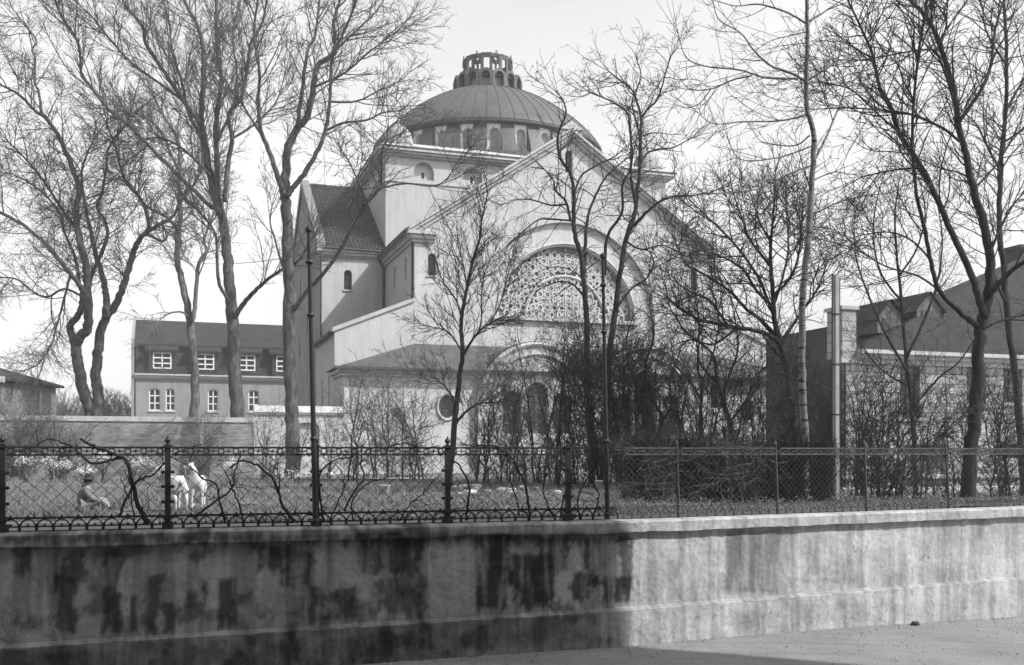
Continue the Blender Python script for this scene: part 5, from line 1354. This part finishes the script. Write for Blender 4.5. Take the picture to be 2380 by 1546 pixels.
def goat(u, v, Y, fwd, label, head):
    b = at(u, v, Y); b.z = ground_z(b.x, b.y) + .02
    root = thing('goat', label, 'goat', b, 'white goats grazing in the meadow')
    F = Vector(fwd + (0,)).normalized(); Rr = Vector((F.y, -F.x, 0))
    L = lambda f, r, z: b + F * f + Rr * r + UP * z
    V = [(L(0, 0, .47), .14)]; Ed = []
    ch = chain(V, Ed, 0, [(L(.13, 0, .47), .135), (L(.25, 0, .48), .115)])
    pe = chain(V, Ed, 0, [(L(-.14, 0, .49), .13), (L(-.27, 0, .50), .105)])
    hd = chain(V, Ed, ch, [(L(*head[0]), .075), (L(*head[1]), .058), (L(*head[2]), .058), (L(*head[3]), .042), (L(*head[4]), .03)])
    for s in (-1, 1):
        chain(V, Ed, ch, [(L(.26, .08 * s, .37), .055), (L(.265, .085 * s, .23), .027), (L(.26, .085 * s, .08), .019), (L(.27, .085 * s, .03), .022)])
        chain(V, Ed, pe, [(L(-.27, .08 * s, .38), .075), (L(-.20, .095 * s, .30), .046), (L(-.33, .09 * s, .23), .027), (L(-.315, .09 * s, .08), .019), (L(-.30, .09 * s, .03), .022)])
    chain(V, Ed, pe, [(L(-.37, 0, .53), .03), (L(-.43, 0, .47), .014)])
    body = skin('body', V, Ed, M['goat'], root)
    h0, h1 = L(*head[2]), L(*head[4]); ax = (h1 - h0).normalized(); sd_ = ax.cross(UP).normalized(); up_ = sd_.cross(ax)
    for s in (-1, 1):
        m = MB(); p = h0 + sd_ * (.045 * s) + up_ * .03; t = sd_ * s
        m.tube([p, p + t * .05 - ax * .01, p + t * .10 - UP * .03, p + t * .13 - UP * .06], [.012, .024, .02, .004], 8); m.build('ear', M['goat'], root, smooth=True)
        m = MB(); p = h0 + sd_ * (.022 * s) + up_ * .05
        m.tube([p, p + up_ * .05 - ax * .02, p + up_ * .09 - ax * .06, p + up_ * .10 - ax * .11], [.013, .011, .008, .002], 7); m.build('horn', M['hoof'], root, smooth=True)
        m = MB(); m.lathe(h0 + (h1 - h0) * .35 + sd_ * (.043 * s) + up_ * .012, [(.001, -.009), (.008, -.005), (.009, 0), (.008, .005), (.001, .009)], 8); m.build('eye', M['hoof'], root)
    for f, r in ((.27, -.085), (.27, .085), (-.30, -.09), (-.30, .09)):
        m = MB(); p = L(f, r, 0); m.tube([p - UP * .02, p + UP * .025], [.027, .022], 8); m.build('hoof', M['hoof'], root)
    m = MB(); p = L(*head[4]) - UP * .02 - ax * .03; m.tube([p, p - UP * .05, p - UP * .09], [.014, .010, .002], 6); m.build('beard', M['goat'], root)
    return root
# head points: neck base, neck, poll, nose bridge, muzzle as (forward, right, up)
goat(412, 1191, 17.4, (-.5, .87), 'white goat seen from behind with lowered head, beside the fence post', [(.35, .0, .50), (.45, .0, .44), (.53, .0, .38), (.59, .0, .28), (.62, .0, .20)])
goat(460, 1188, 18.0, (.24, -.97), 'white goat standing with raised head turned to the left', [(.31, .02, .60), (.33, .05, .70), (.33, .09, .79), (.32, .16, .77), (.31, .22, .73)])

# seated boy in a hat
b = at(192, 1190, 17.8); b.z = ground_z(b.x, b.y)
PER = thing('person', 'person in a dark brimmed hat and grey jacket sitting in the grass facing right', 'person', b)
Lp = lambda x, y, z: b + Vector((x * .97 + y * .25, y * .97 - x * .25 + 0, z)) if False else b + Vector((x * .95 - y * .3, x * .3 + y * .95, z))
def body_pts(g, arms=True, legs=True, head=True):
    V = [(Lp(0, 0, .10), .095 + g)]; Ed = []
    ch = chain(V, Ed, 0, [(Lp(.0, 0, .20), .098 + g), (Lp(.03, 0, .30), .10 + g), (Lp(.06, 0, .385), .085 + g)])
    if head:
        hd = chain(V, Ed, ch, [(Lp(.09, 0, .435), .038), (Lp(.105, 0, .475), .052), (Lp(.112, 0, .525), .066), (Lp(.11, 0, .56), .06)])
        chain(V, Ed, hd - 1, [(Lp(.175, 0, .512), .014)])
    if arms:
        for s in (-1, 1):
            q = [(Lp(.065, .11 * s, .375), .05 + g), (Lp(.12, .145 * s, .27), .036 + g), (Lp(.185, .15 * s, .20), .032 + g), (Lp(.27, .12 * s, .20), .027 + g), (Lp(.32, .095 * s, .205), .021 + g)]
            w_ = chain(V, Ed, ch, q)
            if head:
                pm = chain(V, Ed, w_, [(Lp(.345, .088 * s, .207), .019), (Lp(.37, .082 * s, .205), .018)])
                for k, (dy, ln) in enumerate(((-.018, .034), (-.006, .042), (.006, .040), (.018, .030))):
                    chain(V, Ed, pm, [(Lp(.37 + ln * .55, .082 * s + dy, .198), .0062), (Lp(.37 + ln, .082 * s + dy * 1.1, .180), .0055)])
                chain(V, Ed, w_ + 1, [(Lp(.362, .062 * s, .222), .007), (Lp(.382, .058 * s, .215), .006)])
    if legs:
        for s in (-1, 1):
            chain(V, Ed, 0, [(Lp(.07, .075 * s, .105), .072 + g), (Lp(.20, .09 * s, .16), .056 + g), (Lp(.31, .10 * s, .20), .046 + g), (Lp(.38, .10 * s, .13), .040 + g), (Lp(.44, .10 * s, .05), .030 + g)] + ([(Lp(.50, .105 * s, .035), .026), (Lp(.545, .11 * s, .03), .018)] if head else []))
    return V, Ed
V, Ed = body_pts(0); skin('body', V, Ed, M['skin'], PER)
V, Ed = body_pts(.016, legs=False, head=False); skin('jacket', V, Ed, M['jacket'], PER)
V = [(Lp(0, 0, .09), .115)]; Ed = []
for s in (-1, 1): chain(V, Ed, 0, [(Lp(.07, .075 * s, .105), .086), (Lp(.20, .09 * s, .16), .070), (Lp(.31, .10 * s, .20), .060), (Lp(.38, .10 * s, .13), .053), (Lp(.43, .10 * s, .06), .044)])
skin('trousers', V, Ed, M['trousers'], PER)
for s in (-1, 1):
    V = [(Lp(.44, .10 * s, .05), .042)]; Ed = []; chain(V, Ed, 0, [(Lp(.50, .105 * s, .035), .036), (Lp(.56, .11 * s, .03), .026)]); skin('shoe', V, Ed, M['felt'], PER)
hc = Lp(.108, 0, .565)
m = MB(); m.lathe(hc, [(.135, -.005), (.14, .0), (.135, .006), (.082, .014), (.080, .03), (.076, .075), (.062, .098), (.03, .104), (.002, .102)], 20); m.build('hat', M['felt'], PER, smooth=True)
m = MB(); m.lathe(hc + Lp(-.012, 0, 0) - b, [(.05, -.07), (.068, -.05), (.072, -.02), (.07, .0)], 14); m.build('hair', M['felt'], PER, smooth=True)
for s in (-1, 1):
    m = MB(); m.lathe(Lp(.172, .026 * s, .528), [(.001, -.006), (.006, -.003), (.006, .003), (.001, .006)], 6); m.build('eye', M['hoof'], PER)
    m = MB(); m.lathe(Lp(.105, .068 * s, .51), [(.002, -.016), (.010, -.008), (.011, .008), (.002, .017)], 8); m.build('ear', M['skin'], PER)
m = MB(); m.tube([Lp(.168, -.018, .488), Lp(.174, 0, .487), Lp(.168, .018, .488)], .004, 5); m.build('mouth', M['hoof'], PER)

# ---- small things
b = at(895, 1151, 24.2); o = thing('bucket', 'white enamel bucket standing in the meadow', 'bucket', b)
b.z = ground_z(b.x, b.y) + .02; o.location = b
m = MB(); m.lathe(b, [(.09, 0), (.095, .005), (.13, .21), (.138, .215), (.138, .225), (.126, .222), (.09, .02), (.001, .018)], 24, cap=False); m.build('pail', M['zinc'], o, smooth=True)
m = MB(); m.tube([b + Vector((.134 * math.cos(math.pi * i / 14), -.05 * math.sin(math.pi * i / 14) - .02, .20 - .10 * math.sin(math.pi * i / 14))) for i in range(15)], .005, 5); m.build('handle', M['iron'], o)
b = at(1392, 1119, 28); b.z = ground_z(b.x, b.y); o = thing('flower_pot', 'small white pot among the shrubs left of the grey fence', 'pot', b)
m = MB(); m.lathe(b, [(.07, 0), (.10, .20), (.115, .20), (.115, .25), (.10, .25), (.09, .22), (.001, .2)], 18, cap=False); m.build('pot', M['zinc'], o, smooth=True)
b = at(2083, 1143, 27); b.z = ground_z(b.x, b.y); o = thing('plank', 'broad white plank leaning at a slant beside the cellar door', 'plank', b)
m = MB(); p0 = at(2108, 1146, 26.8); p1 = at(2056, 1097, 27.4); d = (p1 - p0).normalized(); w_ = Vector((.75, .3, .6)); w_ = (w_ - d * w_.dot(d)).normalized() * .11; nn = d.cross(w_).normalized() * .02
m.hexa([p0 - w_ - nn, p0 + w_ - nn, p0 + w_ + nn, p0 - w_ + nn, p1 - w_ - nn, p1 + w_ - nn, p1 + w_ + nn, p1 - w_ + nn]); m.build('board', M['wood_pale'], o)
for f in (.2, .75):
    m = MB(); q = p0 + (p1 - p0) * f - nn * 2.3; m.hexa([q - w_ * 1.0 - d * .03 - nn, q + w_ - d * .03 - nn, q + w_ - d * .03 + nn * .9, q - w_ - d * .03 + nn * .9, q - w_ + d * .03 - nn, q + w_ + d * .03 - nn, q + w_ + d * .03 + nn * .9, q - w_ + d * .03 + nn * .9])
    m.build('batten', M['wood'], o)
b = at(1888, 1152, 22.5); b.z = ground_z(b.x, b.y); o = thing('wooden_box', 'small open-sided pale box beside the foot of the birch', 'box', b)
m = MB()
for sx in (-.1, .1):
    for sy in (-.1, .1): m.box(b.x + sx - .015, b.x + sx + .015, b.y + sy - .015, b.y + sy + .015, b.z, b.z + .24)
m.box(b.x - .13, b.x + .13, b.y - .13, b.y + .13, b.z + .242, b.z + .27); m.box(b.x - .112, b.x + .112, b.y - .112, b.y + .112, b.z + .05, b.z + .07); m.build('box_frame', M['zinc'], o)
def stone_mesh(c, r, seed):
    rng = random.Random(seed); m = MB(); n = 9; pr = [-.85, -.45, .0, .4, .75]
    for j, z in enumerate(pr):
        rr = math.sqrt(1 - z * z)
        for k in range(n):
            a = 2 * math.pi * k / n + j * .3; q = 1 + .35 * mn.noise(Vector((math.cos(a) * 1.5 + seed, math.sin(a) * 1.5, z * 1.5)))
            m.v.append(c + Vector((r * 1.25 * rr * math.cos(a) * q, r * rr * math.sin(a) * q, r * .75 * (z + .5) * q)))
    for j in range(4):
        for k in range(n): m.f.append((j * n + k, j * n + (k + 1) % n, (j + 1) * n + (k + 1) % n, (j + 1) * n + k))
    m.f.append(tuple(4 * n + k for k in range(n))); return m
rng = random.Random(31)
for i in range(26):
    u = rng.choice([rng.uniform(1055, 1110), rng.uniform(1120, 1300), rng.uniform(650, 860)]); v_ = rng.uniform(1132, 1150) if u > 1000 else rng.uniform(1098, 1112)
    Y = 1.05 * 2331 / (v_ - 1050); c = at(u, 1050, Y); c.z = ground_z(c.x, c.y); r = rng.uniform(.05, .13) * (1 if u > 1000 else 1.3)
    o = stone_mesh(c, r, i).build('stone', M['stone'], None, loc=c, smooth=True)
    tag(o, 'rough pale stone lying at the edge of the garden beds', 'stone', 'pale stones along the garden beds')
c = at(2127, 1449, 18.6); c.z = road_z(c.x) - .0; o = stone_mesh(c, .07, 99).build('dark_stone', M['felt'], None, loc=c); tag(o, 'small dark stone lying on the road at the foot of the sunlit wall', 'stone')
# beds and path
m = MB(); q = [at(u, 1050, Y) for u, Y in ((735, 36.6), (1010, 37.2), (1010, 38.4), (735, 37.8))]
m.quad(*[Vector((p.x, p.y, ground_z(p.x, p.y) + .062)) for p in q]); tag(m.build('path', M['concrete_cap'], None), kind='structure')
# low bushes in white blossom by the brick wall
rng = random.Random(8)
for i, (u, v0, v1, w_, lb) in enumerate(((58, 1060, 1080, 46, 'small white blossoming bush at the left edge of the meadow'), (122, 1058, 1104, 44, 'largest white blossoming bush, left of the person'), (150, 1070, 1095, 30, 'narrow white blossoming bush just right of the largest one'), (200, 1088, 1108, 22, 'tiny white blossoming bush above the hat of the person'), (240, 1055, 1072, 42, 'white blossoming bush right of the person, close to the wall'), (325, 1066, 1092, 52, 'white blossoming bush left of the goats'), (375, 1080, 1098, 40, 'white blossoming bush behind the fence post by the goats'), (545, 1070, 1090, 40, 'white blossoming bush right of the goats'), (690, 1098, 1112, 44, 'low white blossoming bush left of the left iron pole'))):
    Y = 33.5 if i != 3 else 27; c = at(u, 1050, Y); gz = ground_z(c.x, c.y); c.z = gz
    o = thing('blossom_bush', lb, 'bush', c, 'white blossoming bushes'); sc = Y / FPX; tw = TW(); st = MB()
    h0 = max((1050 - v1) * sc - gz, .12); h1 = (1050 - v0) * sc - gz
    for k in range(9):
        t = Vector((c.x + rng.uniform(-.5, .5) * w_ * sc, c.y + rng.uniform(-.3, .3), gz + h0 + (h1 - h0) * rng.uniform(.4, 1)))
        st.tube([c + Vector((rng.uniform(-.1, .1), rng.uniform(-.1, .1), -.05)), (c + t) / 2 + rv(rng) * .05, t], [.014, .010, .005], 5)
        for q in range(34):
            tw.leaf(t + rv(rng) * rng.random() ** .5 * .20 * w_ / 44, .017 * rng.uniform(.7, 1.5), rng)
    st.build('stem', M['bark'], o); f = tw.build('blossom', M['white'], o); f['kind'] = 'stuff'
# grass: single blades over the near meadow
tw = TW(); rng = random.Random(3)
for i in range(60000):
    Y = 15.2 + 24 * rng.random() ** 1.35; u = rng.uniform(-80, 2420); x = (u - CX) / FPX * Y; y = Y
    if y < fence_y(x) + .25: continue
    if u > 1500 and rng.random() < .6: continue
    if mn.noise(Vector((x * .7, y * .7, 2))) < -.25 and rng.random() < .8: continue
    z = ground_z(x, y) - .04; h = rng.uniform(.07, .17) * (1 + .5 * mn.noise(Vector((x * .5, y * .5, 6)))); a = rng.uniform(0, 6.28); w_ = rng.uniform(.005, .010) * Y / 18; ln = h * rng.uniform(.1, .7); a2 = rng.uniform(0, 6.28)
    b_ = len(tw.v); cx_, cy_ = math.cos(a) * w_, math.sin(a) * w_
    tw.v += [(x - cx_, y - cy_, z), (x + cx_, y + cy_, z), (x + math.cos(a2) * ln * .5, y + math.sin(a2) * ln * .5, z + h * .75), (x + math.cos(a2) * ln, y + math.sin(a2) * ln, z + h)]
    tw.f += [(b_, b_ + 1, b_ + 2), (b_ + 1, b_ + 3, b_ + 2)]
me = bpy.data.meshes.new('grass'); me.from_pydata(tw.v, [], tw.f); ob = bpy.data.objects.new('grass', me); COL.objects.link(ob)
M['grass'] = plain('short_grass', .17, .35, .8, .9, 0, fine=.3); me.materials.append(M['grass']); tag(ob, 'short rough grass of the meadow', 'grass', kind='stuff')
# dry leaf litter and low weeds under the shrubs on the right
tw = TW(); rng = random.Random(13)
for i in range(22000):
    Y = 16.8 + 16 * rng.random() ** 1.2; u = rng.uniform(900, 2420); x = (u - CX) / FPX * Y
    if Y < fence_y(x) + .25: continue
    z = ground_z(x, Y)
    tw.leaf(Vector((x, Y, z + .02 + .16 * rng.random() ** 3)), rng.uniform(.012, .035), rng)
me = bpy.data.meshes.new('leaf_litter'); me.from_pydata(tw.v, [], tw.f); ob = bpy.data.objects.new('leaf_litter', me); COL.objects.link(ob)
me.materials.append(plain('dry_leaves', .13, .6, 3, .95, 0, fine=.5)); tag(ob, 'dry leaf litter under the shrubs', 'leaves', kind='stuff')

# ---- vines climbing the black fence
VG = 'bare vines on the iron fence'
def vine(label, lines, seed, mat=None, off=-.02, tendril=1.0):
    rng = random.Random(seed); t0 = t_at(lines[0][0][0][0]); root = thing('vine', label, 'vine', seg(t0) + UP * -1.1, VG)
    m = MB(); tw = TW()
    for pts, r0, r1 in lines:
        n = len(pts); P = []
        for i, (u, v) in enumerate(pts):
            t = t_at(u); d = LN if t < 0 else RN; q = seg(t); P.append(at(u, v, q.y) - d * (off + .02 * math.sin(i * 1.7 + seed)) )
        rad = [(r0 + (r1 - r0) * i / (n - 1)) * seg(t0).y / FPX for i in range(n)]
        P, rad = smooth_line(P, rad, 5)
        for i in range(1, len(P) - 1): P[i] = P[i] + rv(rng) * .012
        m.tube(P, rad, 7)
        TP = PP(up=[0, .1, .1, 0], ang=55, len=[1, .35, .2, .1], wig=.3, den=[2, 3, 3], rad=[.01, .006, .004, .003], rmin=.0026, max=2, seg=[.1, .06, .05, .04], t0=[.1, .1, .1])
        for i in range(2, len(P) - 1):
            if rng.random() < .30 * tendril:
                d = (P[i + 1] - P[i]).normalized(); s = Vector((rng.uniform(-1, 1), rng.uniform(-.25, .25), rng.uniform(-.6, 1))).normalized()
                grow(tw, P[i], d * .5 + s, rng.uniform(.15, .5), min(.006, rad[i] * .7), 1, TP, rng)
    m.build('stem', mat or M['vine'], root, smooth=True); tw.build('tendril', mat or M['vine'], root)
vine('thick bare vine arching over the fence, left of the goats', [([(345, 1218), (332, 1195), (320, 1170), (303, 1100), (297, 1078), (280, 1060), (240, 1045), (205, 1030), (186, 1020)], 6.2, 2.6), ([(284, 1062), (255, 1070), (225, 1077), (205, 1072), (190, 1058), (175, 1042), (150, 1030), (110, 1022), (85, 1036)], 3.6, 1.4)], 1)
vine('forked thin vine just left of the thick arching one', [([(278, 1200), (290, 1170), (300, 1150), (312, 1125), (330, 1112), (350, 1105), (372, 1090), (390, 1070), (405, 1055), (440, 1040)], 3.2, 1.2), ([(312, 1215), (308, 1170), (304, 1130), (290, 1090)], 2, 1), ([(300, 1160), (288, 1130), (281, 1108)], 1.6, .8)], 2)
vine('thin vine slanting down from the post beside the goats', [([(525, 1216), (515, 1185), (507, 1150), (503, 1128), (470, 1110), (440, 1085), (400, 1062)], 2.8, 1.3)], 3)
vine('vine looping up to the rail right of the goats', [([(455, 1205), (465, 1190), (500, 1165), (530, 1145), (543, 1125), (545, 1100), (555, 1070), (560, 1050)], 3, 1.3), ([(565, 1216), (558, 1185), (545, 1145), (530, 1110), (525, 1098)], 2.6, 1.1)], 4)
vine('arched vine with two stems left of the left iron pole', [([(682, 1214), (655, 1170), (645, 1135), (625, 1103), (590, 1078), (560, 1072), (537, 1088)], 3.6, 2), ([(648, 1150), (650, 1115), (645, 1095), (622, 1075)], 2, 1)], 5)
vine('wavy vine just right of the left iron pole', [([(752, 1214), (744, 1165), (742, 1110), (760, 1078), (800, 1065), (830, 1058)], 2.6, 1.2), ([(764, 1214), (786, 1165), (800, 1135), (796, 1100), (780, 1080)], 2, 1)], 6)
vine('crossing vines in the middle of the third fence field', [([(800, 1188), (830, 1130), (845, 1110), (838, 1075), (850, 1050), (880, 1036)], 2.4, 1.2), ([(820, 1210), (818, 1170), (845, 1130), (900, 1110), (950, 1105)], 2, 1), ([(900, 1040), (940, 1030), (985, 1042), (1020, 1036)], 2, 1), ([(930, 1210), (955, 1170), (985, 1145), (1010, 1110)], 1.8, .9)], 7, tendril=1.6)
vine('vine bowing right from the post left of the portal', [([(1084, 1209), (1085, 1180), (1090, 1128), (1068, 1083), (1045, 1067), (1030, 1050)], 3, 1.6)], 8)
vine('long vine running along the rail and down left of the right iron pole', [([(1230, 1209), (1227, 1177), (1219, 1123), (1202, 1089), (1190, 1064), (1149, 1037), (1120, 1035), (1097, 1036), (1068, 1028)], 3.4, 1.4), ([(1208, 1200), (1198, 1160), (1186, 1120), (1188, 1100), (1203, 1088)], 2, 1)], 9)
vine('bunch of thin vines between the last black post and the right iron pole', [([(1345, 1206), (1340, 1160), (1360, 1120), (1385, 1080), (1400, 1050)], 2.2, 1), ([(1290, 1208), (1270, 1170), (1262, 1130), (1275, 1090), (1300, 1060)], 2, 1), ([(1375, 1205), (1390, 1150), (1370, 1110), (1350, 1070)], 2, 1), ([(1300, 1207), (1310, 1150), (1330, 1110), (1335, 1060)], 2, 1)], 10, tendril=2)
rng = random.Random(40)
for k, (ua, ub, lb) in enumerate(((1470, 1600, 'tangle of pale dry creeper on the left end of the grey fence'), (1640, 1840, 'tangle of pale dry creeper over the rail of the grey fence above its second post'))):
    ls = []
    for i in range(12):
        u = rng.uniform(ua, ub); v_ = rng.uniform(1030, 1140); pts = [(u, v_)]; a = rng.uniform(-.5, .5) + (3.14 if rng.random() < .5 else 0)
        for j in range(6):
            a += rng.uniform(-.5, .5); u += 16 * math.cos(a); v_ = min(max(v_ + 9 * math.sin(a), 1020), 1165); pts.append((u, v_))
        ls.append((pts, 1.2, .6))
    vine(lb, ls, 50 + k, M['bark_pale'], .0, 1.6)

# grit and leaves on the road, more of it at the foot of the wall
tw = TW(); rng = random.Random(17)
for i in range(5200):
    x = rng.uniform(-9, 12); k = (rng.random() ** 2.2) * 5.5 + .32
    y = fence_y(x) - k; z = road_z(x) + .004; r = rng.uniform(.004, .016) * (1.8 if rng.random() < .05 else 1); b_ = len(tw.v); a = rng.uniform(0, 6.28)
    for q in range(5): tw.v.append((x + r * math.cos(a + q * 1.2566), y + r * math.sin(a + q * 1.2566), z - .004))
    tw.v.append((x, y, z + r * .8)); tw.f += [(b_ + q, b_ + (q + 1) % 5, b_ + 5) for q in range(5)]
me = bpy.data.meshes.new('road_grit'); me.from_pydata(tw.v, [], tw.f); ob = bpy.data.objects.new('road_grit', me); COL.objects.link(ob); me.materials.append(plain('road_grit', .2, .6, 2, .95, 0, fine=.5)); tag(ob, 'loose grit and litter on the road', 'grit', kind='stuff')
# ================================================================ sky, sun, air, camera
if HAZE > 0:
    m = MB(); m.box(-270, 270, -100, 560, -5.5, 31)
    hz_ = m.build('haze', None, None); tag(hz_, kind='stuff')
    hm_ = bpy.data.materials.new('thin_haze'); hm_.use_nodes = True; nt = hm_.node_tree; nt.nodes.clear()
    out = nt.nodes.new('ShaderNodeOutputMaterial'); pv = nt.nodes.new('ShaderNodeVolumePrincipled')
    pv.inputs['Color'].default_value = (.9, .9, .9, 1); pv.inputs['Density'].default_value = HAZE
    nt.links.new(pv.outputs[0], out.inputs['Volume']); hz_.data.materials.append(hm_)
SUN = Vector((.662, -.25, .707)).normalized()
el = math.asin(SUN.z)
w = bpy.data.worlds.new('World'); scene.world = w; w.use_nodes = True
nt = w.node_tree; nt.nodes.clear()
out = nt.nodes.new('ShaderNodeOutputWorld'); bg = nt.nodes.new('ShaderNodeBackground')
sk = nt.nodes.new('ShaderNodeTexSky'); sk.sky_type = 'NISHITA'; sk.sun_disc = False
sk.sun_elevation = el; sk.sun_rotation = math.atan2(SUN.x, SUN.y)
sk.air_density = 1.5; sk.dust_density = 2.0; sk.ozone_density = 1.0
bw = nt.nodes.new('ShaderNodeSeparateColor')          # a blue-sensitive plate: the sky counts by its blue light
nt.links.new(sk.outputs[0], bw.inputs[0])
cb = nt.nodes.new('ShaderNodeCombineColor')
sm = nt.nodes.new('ShaderNodeMath'); sm.operation = 'MAXIMUM'; nt.links.new(bw.outputs[0], sm.inputs[0]); nt.links.new(bw.outputs[2], sm.inputs[1])
hf = nt.nodes.new('ShaderNodeMath'); hf.operation = 'MULTIPLY'; hf.inputs[1].default_value = 1.0; nt.links.new(sm.outputs[0], hf.inputs[0])
tcw = nt.nodes.new('ShaderNodeTexCoord'); mpw = nt.nodes.new('ShaderNodeMapping'); mpw.inputs['Scale'].default_value = (2.0, 2.0, 4.5); nt.links.new(tcw.outputs['Generated'], mpw.inputs['Vector'])
cl = remap(nt, noise(nt, mpw.outputs[0], 1.4, 6, .55, .4), .36, .68, .95, 1.07, True)      # thin veils of cloud
hc_ = math_n(nt, 'MULTIPLY', hf.outputs[0], cl)
for i in range(3): nt.links.new(hc_, cb.inputs[i])
nt.links.new(cb.outputs[0], bg.inputs[0]); bg.inputs[1].default_value = SKY_STRENGTH
nt.links.new(bg.outputs[0], out.inputs[0])
l = bpy.data.lights.new('sun', 'SUN'); l.energy = SUN_STRENGTH; l.angle = R(.45); l.color = (1, 1, 1)
so = bpy.data.objects.new('sun', l); COL.objects.link(so); so.location = (40, -20, 60)
so.rotation_euler = SUN.to_track_quat('Z', 'Y').to_euler()
cam = bpy.data.cameras.new('camera'); co = bpy.data.objects.new('camera', cam); COL.objects.link(co)
co.location = (0, 0, 0); co.rotation_euler = (R(90), 0, 0)
cam.sensor_width = 36; cam.lens = FPX / 2380 * 36; cam.shift_y = (HZ - 773) / 2380; cam.clip_start = .1; cam.clip_end = 3000
scene.camera = co
scene.view_settings.view_transform = 'Standard'; scene.view_settings.look = 'None'; scene.view_settings.gamma = 1; scene.view_settings.exposure = EXPOSURE
scene.cycles.max_bounces = 5; scene.cycles.diffuse_bounces = 3; scene.cycles.transparent_max_bounces = 8
scene.cycles.volume_bounces = 0
